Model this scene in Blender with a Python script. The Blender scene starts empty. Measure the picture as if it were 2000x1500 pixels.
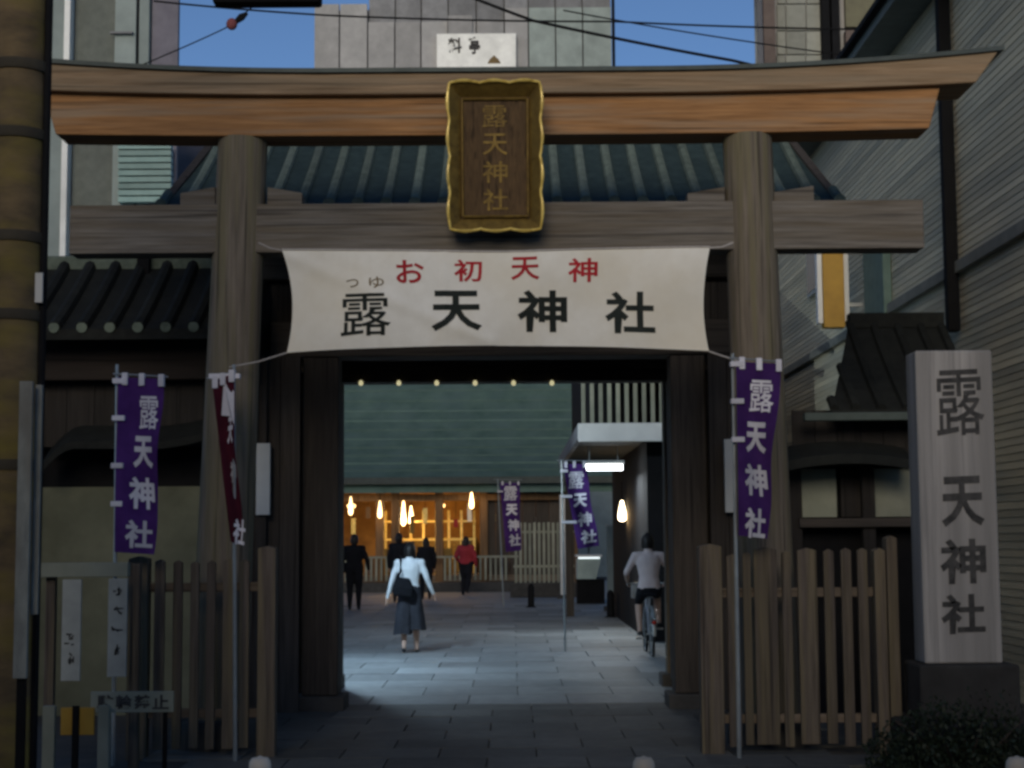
import bpy, bmesh, math, random
from mathutils import Vector, Matrix, Euler
R = math.radians
random.seed(7)
scene = bpy.context.scene
col = scene.collection

# ------------------------------------------------------------------ camera
F = 3100.0                      # focal length in pixels of the 2000 px wide photograph
EYE = 1.65
ROT = Euler((R(90 + 5.56), R(0.40), 0), 'XYZ')
cam_d = bpy.data.cameras.new('camera')
cam_d.sensor_width = 36.0
cam_d.lens = 36.0 * F / 2000.0
cam_d.clip_start = 0.1
cam_d.clip_end = 2000
cam = bpy.data.objects.new('camera', cam_d)
cam.location = (0, 0, EYE)
cam.rotation_euler = ROT
col.objects.link(cam)
scene.camera = cam
scene.cycles.filter_width = 3.0          # the soft little compact camera

# ------------------------------------------------------------------ sky, sun, exposure
SUN_EL, SUN_AZ = 14.0, -9.0             # low sun behind the camera, a little left, standing in for the street lamps
world = bpy.data.worlds.new('World')
scene.world = world
world.use_nodes = True
wn = world.node_tree
bg = wn.nodes['Background']
sky = wn.nodes.new('ShaderNodeTexSky')
sky.sky_type = 'NISHITA'
sky.sun_disc = False
sky.sun_elevation = R(SUN_EL)
sky.sun_rotation = R(180 - SUN_AZ)
sky.air_density = 0.6
sky.dust_density = 0.0
sky.ozone_density = 3.0
wn.links.new(sky.outputs['Color'], bg.inputs['Color'])
bg.inputs['Strength'].default_value = 0.106

sun_d = bpy.data.lights.new('sun', 'SUN')
sun_d.energy = 1.95
sun_d.angle = R(32)
sun_d.color = (1.0, 0.87, 0.68)
sun = bpy.data.objects.new('sun', sun_d)
sd = Vector((math.sin(R(SUN_AZ)) * math.cos(R(SUN_EL)), -math.cos(R(SUN_AZ)) * math.cos(R(SUN_EL)), math.sin(R(SUN_EL))))
sun.rotation_euler = (-sd).to_track_quat('-Z', 'Y').to_euler()
sun.location = sd * 60
col.objects.link(sun)

vs = scene.view_settings
vs.view_transform = 'Standard'
vs.look = 'None'
vs.gamma = 1.0
vs.use_curve_mapping = False
vs.exposure = 0.0

# ------------------------------------------------------------------ helpers
RM = ROT.to_matrix()
def W(px, py, Y):
    """world point at depth Y that the photograph shows at pixel (px, py)"""
    d = RM @ Vector(((px - 1000) / F, (750 - py) / F, -1))
    return Vector((0, 0, EYE)) + d * (Y / d.y)
def RC(px0, py0, px1, py1, Y):
    """rectangle of the photograph as x0, x1, z0, z1 on the plane y = Y"""
    a, b = W(px0, (py0 + py1) / 2, Y), W(px1, (py0 + py1) / 2, Y)
    t, u = W((px0 + px1) / 2, py0, Y), W((px0 + px1) / 2, py1, Y)
    return a.x, b.x, u.z, t.z

class MB:
    def __init__(s): s.v, s.f = [], []
    def add(s, vs_, fs):
        o = len(s.v); s.v += [tuple(v) for v in vs_]; s.f += [tuple(i + o for i in f) for f in fs]; return s
    def box(s, x0, x1, y0, y1, z0, z1):
        return s.add([(x0,y0,z0),(x1,y0,z0),(x1,y1,z0),(x0,y1,z0),(x0,y0,z1),(x1,y0,z1),(x1,y1,z1),(x0,y1,z1)],
                     [(0,3,2,1),(4,5,6,7),(0,1,5,4),(1,2,6,5),(2,3,7,6),(3,0,4,7)])
    def loft(s, rings, cap=True):
        n = len(rings[0]); vs_ = [p for r in rings for p in r]; fs = []
        for k in range(len(rings) - 1):
            for i in range(n):
                j = (i + 1) % n
                fs.append((k*n+i, k*n+j, (k+1)*n+j, (k+1)*n+i))
        if cap:
            fs.append(tuple(range(n))[::-1]); fs.append(tuple(range((len(rings)-1)*n, len(rings)*n)))
        return s.add(vs_, fs)
    def tube(s, pts, rad, n=8, cap=True, flat=1.0):
        pts = [Vector(p) for p in pts]
        if not hasattr(rad, '__len__'): rad = [rad] * len(pts)
        rings = []; up0 = None
        for i, p in enumerate(pts):
            d = (pts[min(i+1, len(pts)-1)] - pts[max(i-1, 0)]).normalized()
            ref = Vector((0,0,1)) if abs(d.z) < 0.9 else Vector((0,1,0))
            a = d.cross(ref).normalized(); b = a.cross(d).normalized()
            rings.append([p + a*math.cos(t)*rad[i] + b*math.sin(t)*rad[i]*flat for t in [2*math.pi*k/n for k in range(n)]])
        return s.loft(rings, cap)
    def lathe(s, prof, c=(0,0,0), n=16):
        rings = [[(c[0]+r*math.cos(2*math.pi*k/n), c[1]+r*math.sin(2*math.pi*k/n), c[2]+z) for k in range(n)] for r, z in prof]
        return s.loft(rings, True)
    def ell(s, c, r, n=12, m=8):
        rings = []
        for j in range(1, m):
            t = math.pi*j/m - math.pi/2
            rings.append([(c[0]+r[0]*math.cos(t)*math.cos(2*math.pi*k/n), c[1]+r[1]*math.cos(t)*math.sin(2*math.pi*k/n), c[2]+r[2]*math.sin(t)) for k in range(n)])
        return s.loft(rings, True)
    def prism(s, poly, y0, y1):
        """polygon in x,z pushed from y0 to y1"""
        n = len(poly)
        vs_ = [(x, y0, z) for x, z in poly] + [(x, y1, z) for x, z in poly]
        fs = [tuple(range(n)), tuple(range(2*n-1, n-1, -1))] + [(i, i+n, (i+1)%n+n, (i+1)%n) for i in range(n)]
        return s.add(vs_, fs)
    def grid(s, fn, nu, nv):
        vs_ = [fn(i/nu, j/nv) for j in range(nv+1) for i in range(nu+1)]
        fs = [(j*(nu+1)+i, j*(nu+1)+i+1, (j+1)*(nu+1)+i+1, (j+1)*(nu+1)+i) for j in range(nv) for i in range(nu)]
        return s.add(vs_, fs)
    def mesh(s, name, off=(0,0,0)):
        me = bpy.data.meshes.new(name)
        o = Vector(off)
        me.from_pydata([tuple(Vector(v) - o) for v in s.v], [], s.f)
        bm = bmesh.new(); bm.from_mesh(me); bmesh.ops.recalc_face_normals(bm, faces=bm.faces); bm.to_mesh(me); bm.free()
        me.update(); return me
    def build(s, name, mat, parent=None, smooth=False, bevel=0, solid=0):
        off = (0,0,0)
        if parent is not None: off = world_of(parent)
        me = s.mesh(name, off)
        if smooth:
            for p in me.polygons: p.use_smooth = True
            if hasattr(me, 'set_sharp_from_angle'): me.set_sharp_from_angle(angle=R(42))
        me.materials.append(mat)
        o = bpy.data.objects.new(name, me); col.objects.link(o)
        if parent is not None: o.parent = parent
        if solid:
            m = o.modifiers.new('solid', 'SOLIDIFY'); m.thickness = solid; m.offset = 0
        if bevel:
            m = o.modifiers.new('bevel', 'BEVEL'); m.width = bevel; m.segments = 2; m.limit_method = 'ANGLE'
        return o
def world_of(o):
    p = Vector(o.location)
    while o.parent is not None:
        o = o.parent; p = p + Vector(o.location)
    return p
def tag(o, label=None, cat=None, group=None, kind=None):
    if label: o['label'] = label
    if cat: o['category'] = cat
    if group: o['group'] = group
    if kind: o['kind'] = kind
    return o
def thing(name, label, cat, loc=(0,0,0), group=None):
    o = bpy.data.objects.new(name, None); o.empty_display_size = .2
    o.location = loc; col.objects.link(o)
    return tag(o, label, cat, group)
def box(name, mat, parent, b, bevel=0.0):
    return MB().box(*b).build(name, mat, parent, bevel=bevel)
def copy_part(o, parent, loc):
    c = o.copy(); col.objects.link(c); c.parent = parent; c.location = loc; return c

# ------------------------------------------------------------------ materials
MATS = {}
def mat(name, c1, c2=None, rough=0.8, scale=6.0, stretch=(1,1,1), bump=0.15, metal=0.0, stain=None, stain_amt=0.5, detail=6, spec=0.3):
    if name in MATS: return MATS[name]
    m = bpy.data.materials.new(name); m.use_nodes = True; MATS[name] = m
    nt = m.node_tree; b = nt.nodes['Principled BSDF']
    b.inputs['Roughness'].default_value = rough; b.inputs['Metallic'].default_value = metal
    b.inputs['Specular IOR Level'].default_value = spec
    c2 = c2 or tuple(x*0.7 for x in c1)
    tc = nt.nodes.new('ShaderNodeTexCoord'); mp = nt.nodes.new('ShaderNodeMapping')
    mp.inputs['Scale'].default_value = stretch
    nt.links.new(tc.outputs['Object'], mp.inputs['Vector'])
    # every object gets its own place in the pattern
    oi = nt.nodes.new('ShaderNodeObjectInfo'); vm = nt.nodes.new('ShaderNodeVectorMath'); vm.operation = 'MULTIPLY_ADD'
    cb = nt.nodes.new('ShaderNodeCombineXYZ')
    for k in range(3): nt.links.new(oi.outputs['Random'], cb.inputs[k])
    nt.links.new(cb.outputs[0], vm.inputs[0]); vm.inputs[1].default_value = (37, 53, 71)
    nt.links.new(mp.outputs[0], vm.inputs[2])
    nz = nt.nodes.new('ShaderNodeTexNoise'); nz.inputs['Scale'].default_value = scale; nz.inputs['Detail'].default_value = detail
    nz.inputs['Roughness'].default_value = 0.62
    nt.links.new(vm.outputs[0], nz.inputs['Vector'])
    rp = nt.nodes.new('ShaderNodeValToRGB')
    rp.color_ramp.elements[0].position = .3; rp.color_ramp.elements[1].position = .7
    rp.color_ramp.elements[0].color = (*c2, 1); rp.color_ramp.elements[1].color = (*c1, 1)
    nt.links.new(nz.outputs['Fac'], rp.inputs[0])
    out = rp.outputs[0]
    # broad stains, and a slight difference of tone from piece to piece
    n2 = nt.nodes.new('ShaderNodeTexNoise'); n2.inputs['Scale'].default_value = 1.1; n2.inputs['Detail'].default_value = 4
    nt.links.new(vm.outputs[0], n2.inputs['Vector'])
    r2 = nt.nodes.new('ShaderNodeValToRGB'); r2.color_ramp.elements[0].position = .42; r2.color_ramp.elements[1].position = .68
    nt.links.new(n2.outputs['Fac'], r2.inputs[0])
    ml = nt.nodes.new('ShaderNodeMath'); ml.operation = 'MULTIPLY'; ml.inputs[1].default_value = stain_amt
    nt.links.new(r2.outputs[0], ml.inputs[0])
    mx = nt.nodes.new('ShaderNodeMix'); mx.data_type = 'RGBA'
    nt.links.new(ml.outputs[0], mx.inputs[0]); nt.links.new(out, mx.inputs[6])
    st = stain or tuple(x*0.55 for x in c1); mx.inputs[7].default_value = (*st, 1)
    base_out = mx.outputs[2]
    if max(stretch) > 10:      # drying cracks and dirt lines along the grain of the timber
        st3 = nt.nodes.new('ShaderNodeVectorMath'); st3.operation = 'MULTIPLY'; st3.inputs[1].default_value = tuple(.55 if q < 1 else 1.3 for q in stretch)
        nt.links.new(vm.outputs[0], st3.inputs[0])
        n3 = nt.nodes.new('ShaderNodeTexNoise'); n3.inputs['Scale'].default_value = 1.6; n3.inputs['Detail'].default_value = 5; nt.links.new(st3.outputs[0], n3.inputs['Vector'])
        r3 = nt.nodes.new('ShaderNodeValToRGB'); r3.color_ramp.elements[0].position = .58; r3.color_ramp.elements[1].position = .66; nt.links.new(n3.outputs['Fac'], r3.inputs[0])
        m3 = nt.nodes.new('ShaderNodeMath'); m3.operation = 'MULTIPLY'; m3.inputs[1].default_value = .65; nt.links.new(r3.outputs[0], m3.inputs[0])
        x3 = nt.nodes.new('ShaderNodeMix'); x3.data_type = 'RGBA'; nt.links.new(m3.outputs[0], x3.inputs[0]); nt.links.new(base_out, x3.inputs[6]); x3.inputs[7].default_value = (*[q*.3 for q in c2], 1)
        base_out = x3.outputs[2]
    hv = nt.nodes.new('ShaderNodeHueSaturation')
    mr = nt.nodes.new('ShaderNodeMapRange'); mr.inputs[3].default_value = .7 if 'slab' in name else .82; mr.inputs[4].default_value = 1.2
    nt.links.new(oi.outputs['Random'], mr.inputs[0]); nt.links.new(mr.outputs[0], hv.inputs['Value'])
    nt.links.new(base_out, hv.inputs['Color'])
    nt.links.new(hv.outputs[0], b.inputs['Base Color'])
    if bump:
        bp = nt.nodes.new('ShaderNodeBump'); bp.inputs['Strength'].default_value = bump; bp.inputs['Distance'].default_value = .02
        nt.links.new(nz.outputs['Fac'], bp.inputs['Height']); nt.links.new(bp.outputs[0], b.inputs['Normal'])
    return m
def glow(name, c, strength):
    if name in MATS: return MATS[name]
    m = bpy.data.materials.new(name); m.use_nodes = True; MATS[name] = m
    b = m.node_tree.nodes['Principled BSDF']; b.inputs['Base Color'].default_value = (.8,.8,.8,1)
    b.inputs['Emission Color'].default_value = (*c, 1); b.inputs['Emission Strength'].default_value = strength
    return m
GX, GZ = (.6, 13, 13), (13, 13, .6)          # grain along x, along z
M_kasagi = mat('wood_kasagi', (.31,.215,.13), (.16,.105,.058), stretch=GX, scale=3, stain=(.22,.175,.12), stain_amt=.75, bump=.35)
M_shimagi = mat('wood_shimagi', (.42,.215,.085), (.22,.105,.04), stretch=GX, scale=3, stain=(.30,.22,.145), stain_amt=.8, bump=.35)
M_nuki = mat('wood_nuki', (.20,.178,.15), (.095,.082,.068), stretch=GX, scale=3, bump=.4, stain=(.10,.075,.045), stain_amt=.7)
M_post = mat('wood_post', (.23,.19,.145), (.11,.09,.068), stretch=GZ, scale=3, bump=.4, stain=(.17,.15,.075), stain_amt=.75)
M_dark = mat('wood_dark_upright', (.085,.07,.058), (.04,.033,.027), stretch=GZ, scale=3)
M_darkx = mat('wood_dark_level', (.085,.07,.058), (.04,.033,.027), stretch=GX, scale=3)
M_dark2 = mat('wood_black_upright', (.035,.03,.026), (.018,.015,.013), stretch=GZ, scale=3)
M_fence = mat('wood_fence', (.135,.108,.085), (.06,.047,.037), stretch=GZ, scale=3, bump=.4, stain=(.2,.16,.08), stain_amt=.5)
M_fencex = mat('wood_fence_rail', (.2,.16,.12), (.12,.09,.065), stretch=GX, scale=3)
M_copper = mat('dark_copper', (.06,.075,.07), (.035,.045,.045), rough=.55, metal=.3)
M_green = mat('green_copper', (.105,.165,.14), (.06,.105,.092), rough=.75, scale=1.5, stain=(.10,.15,.15), spec=.15)
M_tile = mat('grey_tile', (.19,.23,.18), (.10,.125,.10), rough=.8, scale=10, stain=(.13,.155,.135), spec=.15)
M_tile3 = mat('teal_tile', (.045,.07,.066), (.022,.036,.036), rough=.75, scale=10, spec=.2)
M_tile2 = mat('dark_tile', (.026,.028,.025), (.014,.015,.014), rough=.8, scale=10, spec=.15)
M_gold = mat('gilt', (.95,.72,.20), (.55,.36,.06), rough=.3, metal=.15, spec=.6, scale=14, stain_amt=.2, bump=.1)
M_goldd = mat('dull_gilt', (.26,.17,.04), (.10,.062,.018), rough=.5, metal=.4, scale=14)
M_panel = mat('plaque_panel', (.15,.09,.04), (.07,.042,.02), stretch=GZ, scale=4)
M_cloth = mat('banner_cloth', (.80,.775,.70), (.73,.70,.62), rough=.9, scale=9, stain=(.66,.58,.42), stain_amt=.55, bump=.04, spec=.1)
M_red = mat('red_print', (.50,.035,.045), (.36,.02,.03), rough=.9, bump=0, spec=.1)
M_black = mat('black_print', (.035,.04,.036), (.02,.025,.022), rough=.9, bump=0, spec=.1)
M_brown = mat('brown_print', (.2,.14,.07), (.14,.1,.05), rough=.9, bump=0, spec=.1)
M_purple = mat('purple_cloth', (.08,.03,.165), (.045,.015,.10), rough=.9, scale=5, bump=.05, spec=.1)
M_maroon = mat('maroon_cloth', (.06,.009,.018), (.035,.006,.012), rough=.9, scale=5, bump=.05, spec=.1)
M_white = mat('white_cloth', (.72,.70,.74), (.6,.58,.62), rough=.9, bump=0, spec=.1)
M_pvc = mat('white_paint', (.80,.80,.76), (.68,.68,.65), rough=.5, scale=4)
M_steel = mat('galvanised_steel', (.45,.47,.46), (.3,.32,.32), rough=.4, metal=.6)
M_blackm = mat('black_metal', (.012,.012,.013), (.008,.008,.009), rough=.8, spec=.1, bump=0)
M_stone = mat('pale_stone', (.40,.375,.35), (.20,.19,.18), stretch=(9,9,.3), scale=2.2, rough=.9, stain=(.15,.143,.133), stain_amt=.85, bump=.5)
M_stone2 = mat('dark_stone', (.085,.08,.073), (.045,.043,.04), scale=5, rough=.85, bump=.4)
M_ink = mat('carved_ink', (.03,.03,.03), (.1,.095,.09), rough=.9, scale=14, bump=0)
M_slab = mat('paving_slab', (.145,.145,.13), (.09,.092,.085), rough=.7, scale=8, stain=(.055,.055,.05), bump=.25)
M_slab2 = mat('courtyard_slab', (.25,.265,.265), (.17,.185,.19), rough=.6, scale=7, stain=(.13,.135,.14), bump=.2)
M_asph = mat('asphalt', (.055,.055,.055), (.04,.04,.04), rough=.9, scale=40, bump=.4)
M_siding = mat('grey_siding', (.64,.56,.385), (.52,.46,.32), rough=.75, stretch=(1,.3,1), scale=3, stain=(.36,.34,.26), stain_amt=.8)
M_plaster = mat('pale_plaster', (.34,.345,.27), (.24,.25,.19), scale=3, stain=(.17,.19,.14))
M_concrete = mat('concrete', (.36,.35,.345), (.28,.275,.27), scale=2.5, stain=(.24,.24,.235))
M_concg = mat('concrete_green', (.30,.345,.325), (.24,.28,.265), scale=2.5)
M_glassd = mat('dark_window', (.03,.035,.045), (.02,.022,.03), rough=.15, bump=0, spec=.6)
M_brick = mat('brown_cladding', (.17,.13,.11), (.12,.09,.08), scale=6)
M_greyw = mat('grey_cladding', (.24,.24,.245), (.17,.17,.175), scale=3)
M_teal = mat('teal_louvre', (.25,.38,.35), (.17,.28,.26), scale=3, rough=.5)
M_yellow = mat('yellow_sign', (.48,.28,.04), (.34,.19,.03), rough=.5, scale=3, bump=0)
M_pole = mat('stained_pole', (.21,.145,.07), (.075,.055,.032), rough=.8, stretch=(2,2,5), scale=1.6, stain=(.22,.17,.03), stain_amt=.7)
M_rope = mat('rope', (.5,.46,.42), (.35,.32,.3), rough=.9, scale=30)
M_leaf = mat('leaf', (.02,.032,.016), (.012,.02,.01), rough=.6, bump=0)
M_bark = mat('bark', (.08,.06,.05), (.04,.03,.025), stretch=GZ)
M_redj0 = mat('red_cloth', (.40,.05,.05), (.28,.03,.035), rough=.9)
M_skin = mat('skin', (.50,.33,.25), (.45,.29,.22), rough=.55, scale=8, bump=0, stain_amt=.1)
M_hair = mat('hair', (.018,.014,.012), (.01,.008,.007), rough=.5, scale=20)

# ------------------------------------------------------------------ writing
_txt = {}
def glyph(ch, bold=0.0, fine=None):
    """vertices and faces of one character, scaled into the unit square (x right, y up)"""
    if ch == '露': bold *= .22
    elif ch in '神社駐輪禁止': bold = min(bold, .03)
    key = (ch, bold, fine)
    if key in _txt: return _txt[key]
    cu = bpy.data.curves.new('glyph', 'FONT'); cu.body = ch; cu.size = 1.0; cu.offset = bold; cu.resolution_u = 3
    o = bpy.data.objects.new('glyph', cu); col.objects.link(o)
    dg = bpy.context.evaluated_depsgraph_get()
    me = bpy.data.meshes.new_from_object(o.evaluated_get(dg))
    bm = bmesh.new(); bm.from_mesh(me)
    if fine:
        bmesh.ops.triangulate(bm, faces=bm.faces)
        for _ in range(3):
            es = [e for e in bm.edges if e.calc_length() > fine]
            if es: bmesh.ops.subdivide_edges(bm, edges=es, cuts=1)
            bmesh.ops.triangulate(bm, faces=bm.faces)
    v = [w.co.copy() for w in bm.verts]; bm.verts.index_update()
    f = [tuple(w.index for w in p.verts) for p in bm.faces]
    bm.free(); bpy.data.meshes.remove(me); bpy.data.objects.remove(o); bpy.data.curves.remove(cu)
    x0, x1 = min(p.x for p in v), max(p.x for p in v); y0, y1 = min(p.y for p in v), max(p.y for p in v)
    v = [((p.x-x0)/(x1-x0), (p.y-y0)/(y1-y0)) for p in v]
    _txt[key] = (v, f); return _txt[key]

# ================================================================== SETTING
g = MB().grid(lambda u, v: (-400 + 800*u, -300 + 900*v, -0.02), 8, 8).build('ground', M_asph); tag(g, kind='structure')
# stone-paved approach under the torii and the gate
pav = MB().box(-9, 9, 8.5, 15.9, -0.02, 0.0).build('pavement', M_stone2); tag(pav, kind='structure')
slab_me = None
def slabs(parent, x0, x1, y0, y1, w, d, m, name='paving_slab'):
    me = MB().box(-w/2+.006, w/2-.006, -d/2+.006, d/2-.006, 0, .02).mesh(name); me.materials.append(m)
    nx, ny = int(round((x1-x0)/w)), int(round((y1-y0)/d))
    for j in range(ny):
        for i in range(nx):
            sh = (w/2 if j % 2 else 0)
            o = bpy.data.objects.new(name, me); col.objects.link(o); o.parent = parent
            o.location = (x0 + (i+.5)*w + sh - w/4, y0 + (j+.5)*d, random.uniform(-.001, .004))
            o.rotation_euler = (random.gauss(0,.0012), random.gauss(0,.0012), 0)
slabs(pav, -2.6, 2.6, 11.0, 15.9, .74, .55, M_slab)
yard = MB().box(-12, 9, 15.9, 62, -0.02, 0.0).build('courtyard', M_slab2); tag(yard, kind='structure')
slabs(yard, -4.2, 2.8, 15.95, 40.3, 1.0, .9, M_slab2)

# ------------------------------------------------------------------ unseen buildings behind the camera, added to shade the fences
def shade_house(name, label, x0, x1, y0, y1, h, m, face, floors, bays):
    t = thing(name, label, 'building', ((x0+x1)/2, (y0+y1)/2, 0))
    box('wall', m, t, (x0, x1, y0, y1, 0, h))
    box('parapet', m, t, (x0-.1, x1+.1, y0-.1, y1+.1, h+.003, h+.3))
    fy = y1 if face > 0 else y0
    for k in range(floors):
        for i in range(bays):
            cx = x0 + (i+.5)*(x1-x0)/bays; cz = .6 + k*(h-.3)/floors
            w = MB().box(cx-.6, cx+.6, fy-.03*face, fy+.04*face, cz, cz+1.5).build('window', M_pvc, t)
            MB().box(cx-.53, cx+.53, fy+.042*face, fy+.05*face, cz+.07, cz+1.43).build('pane', M_glassd, w)
    return t
shade_house('shade_building', 'unseen grey building added behind the camera to shade the fences', -7.4, 22, -19, -9, 6.4, M_concrete, 1, 2, 10)
shade_house('shade_building', 'taller unseen grey building added behind the camera to shade the left side', -34, -7.7, -19, -9, 12.0, M_concg, 1, 3, 8)

# ================================================================== TORII
YT = 12.85
TX = W(965, 700, YT).x
tor = thing('torii', 'large weathered wooden torii standing before the shrine gate', 'torii', (TX, YT, 0))
def z_at(py, Y, px=965): return W(px, py, Y).z
PXM = F / YT
for s in (-1, 1):
    top, bot = W(475 if s < 0 else 1459, 262, YT), W(423 if s < 0 else 1509, 1450, YT)
    pts, rad = [], []
    for k in range(13):
        t = k/12; p = bot.lerp(top, t); p.y = YT; pts.append(p); rad.append(.232 - .03*t)
    pts[0].z = 0.02; pts[-1].z = W(965, 259, YT-.25).z + .012
    MB().tube(pts, rad, 28).build('post', M_post, tor, smooth=True)
    MB().lathe([(.36,-.0),(.36,.16),(.31,.24),(.2,.25)], (pts[0].x, YT, 0.0), 24).build('base_stone', M_stone2, tor, smooth=True)
# curved top beams: lower lip almost straight in the middle, rising to the ends
def curve_up(x, a, L): 
    t = max(0, abs(x)/L - .3)/.7
    return a * t**2.0
def beam(name, m, half_top, half_bot, zt, zb, y0, y1, rise, parent, low=None, n=40, bevel=.012):
    rings = []
    for k in range(n+1):
        u = -1 + 2*k/n
        rt, rb = u*half_top, u*half_bot
        cu = curve_up(u, rise, 1.0); cl = cu if low is None else curve_up(u, low, 1.0)
        rings.append([(TX+rb, YT+y0*.96, zb+cl), (TX+rb, YT+y1*.96, zb+cl), (TX+rt, YT+y1, zt+cu), (TX+rt, YT+y0, zt+cu)])
    return MB().loft(rings).build(name, m, parent, bevel=bevel)
zk = lambda py: z_at(py, YT - .25)
kas = beam('kasagi', M_kasagi, 4.12, 3.93, zk(143), zk(183), -.27, .27, .15, tor, .065)
def cap_beam():
    rings = []
    for k in range(41):
        u = -1 + 2*k/40; cu = curve_up(u, .15, 1); x = TX + u*4.16
        zt = zk(143)+.003+cu
        rings.append([(x, YT-.30, zt), (x, YT+.30, zt), (x, YT+.30, zt+.035), (x, YT, zt+.085), (x, YT-.30, zt+.035)])
    return MB().loft(rings).build('roof_cap', M_copper, kas)
cap_beam()
beam('shimagi', M_shimagi, 3.66, 3.56, zk(183)-.004, zk(259), -.185, .185, .055, tor, .03)
x0, x1, z0, z1 = RC(135, 395, 1805, 490, YT - .13)
box('nuki', M_nuki, tor, (x0, x1, YT-.13, YT+.13, z0, z1), .012)
nz1 = z1
for (a, b, hi) in ((352, 420, 'r'), (522, 590, 'l'), (1343, 1416, 'r'), (1512, 1590, 'r2')):
    xa, xb, zb, zt = RC(a, 365, b, 395, YT-.09)
    left_high = hi in ('l',)
    zl, zr = (zt, zt-.05) if left_high else (zt-.05, zt)
    if hi == 'r2': zl, zr = zt-.04, zt+.01
    MB().prism([(xa, nz1+.003), (xb, nz1+.003), (xb, zr), (xa, zl)], YT-.09, YT+.09).build('wedge', M_nuki, tor, bevel=.006)
x0, x1, z0, z1 = RC(925, 262, 1010, 395, YT)
box('strut', M_nuki, tor, (x0, x1, YT-.1, YT+.1, nz1+.003, zk(259)-.003))

# ------------------------------------------------------------------ name plaque on the torii
YP = YT - .42
px0, px1, pz0, pz1 = RC(876, 168, 1058, 448, YP)
pcx, pcz, pw, ph = (px0+px1)/2, (pz0+pz1)/2, (px1-px0), (pz1-pz0)
plq = thing('shrine_plaque', 'framed brown name plaque with scalloped gilt edge hung on the torii', 'plaque', (pcx, YP, pz0))
lean = lambda z: -(z - pcz) * .16               # top leans out
def pl(x, z, d=0): return (pcx + x, YP + lean(pcz+z) + d, pcz + z)
def scallop(t, w, h, amp):
    """closed outline, t in 0..1: 3 lobes on the short sides, 4 on the long ones"""
    per = [('t',3),('r',4),('b',3),('l',4)]
    k = int(t*4) % 4; u = t*4 - int(t*4)
    n = per[k][1]; b = amp*abs(math.sin(math.pi*u*n))**.7
    if k == 0: return (-w/2 + u*w, h/2 + b)
    if k == 1: return (w/2 + b, h/2 - u*h)
    if k == 2: return (w/2 - u*w, -h/2 - b)
    return (-w/2 - b, -h/2 + u*h)
N = 168
o1 = [scallop(i/N, pw-.03, ph-.03, .014) for i in range(N)]
sc = lambda p, f, g_: (p[0]*f, p[1]*g_)
iw, ih = .44, .70
inner = []
for i in range(N):
    x, z = scallop(i/N, pw*.74, ph*.82, 0); inner.append((x, z))
ringF = [pl(*p, -.05) for p in o1]; ringI = [pl(*p, .03) for p in inner]; ringB = [pl(*p, .07) for p in o1]
m_ = MB(); m_.add(ringF + ringI, [(i, (i+1)%N, N+(i+1)%N, N+i) for i in range(N)])
m_.add(ringF + ringB, [(i, (i+1)%N, N+(i+1)%N, N+i) for i in range(N)]); m_.add(ringB, [tuple(range(N))])
frame = m_.build('frame', M_goldd, plq)
MB().add([pl(-pw*.37,-ph*.41,.028), pl(pw*.37,-ph*.41,.028), pl(pw*.37,ph*.41,.028), pl(-pw*.37,ph*.41,.028),
          pl(-pw*.37,-ph*.41,.06), pl(pw*.37,-ph*.41,.06), pl(pw*.37,ph*.41,.06), pl(-pw*.37,ph*.41,.06)],
         [(0,1,2,3),(7,6,5,4),(0,4,5,1),(1,5,6,2),(2,6,7,3),(3,7,4,0)]).build('panel', M_panel, plq)
for s in (-1, 1):
    MB().tube([pl(s*pw*.35, -ph*.395, .015), pl(s*pw*.35, ph*.395, .015)], .011, 6).build('inner_moulding', M_goldd, plq, smooth=True)
    MB().tube([pl(-pw*.35, s*ph*.395, .015), pl(pw*.35, s*ph*.395, .015)], .011, 6).build('inner_moulding', M_goldd, plq, smooth=True)
def lobe(t0, t1):
    d_ = t1 - t0; t0 += d_*random.uniform(.02,.14); t1 -= d_*random.uniform(.02,.14)
    pts = [scallop(t0 + (t1-t0)*k/10, pw-.028, ph-.028, .018) for k in range(1, 10)]
    MB().tube([pl(*p, -.055) for p in pts], [.006+.009*math.sin(math.pi*k/8) for k in range(9)], 6).build('gilt_scallop', M_gold, plq, smooth=True)
MB().tube([pl(*scallop(k/168, pw-.028, ph-.028, .016), -.052) for k in range(169)], .011, 6, cap=False).build('gilt_rim', M_gold, plq, smooth=True)
for side, n in ((0,3),(1,4),(2,3),(3,4)):
    for k in range(n): lobe((side + k/n)/4, (side + (k+1)/n)/4)
for k, ch in enumerate('露天神社'):
    v, f = glyph(ch, .012)
    zc = ph*.28 - k*ph*.187
    MB().add([pl((x-.5)*.20, zc + (y-.5)*.17, .022) for x, y in v], f).build('letter', M_goldd, plq)

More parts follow.
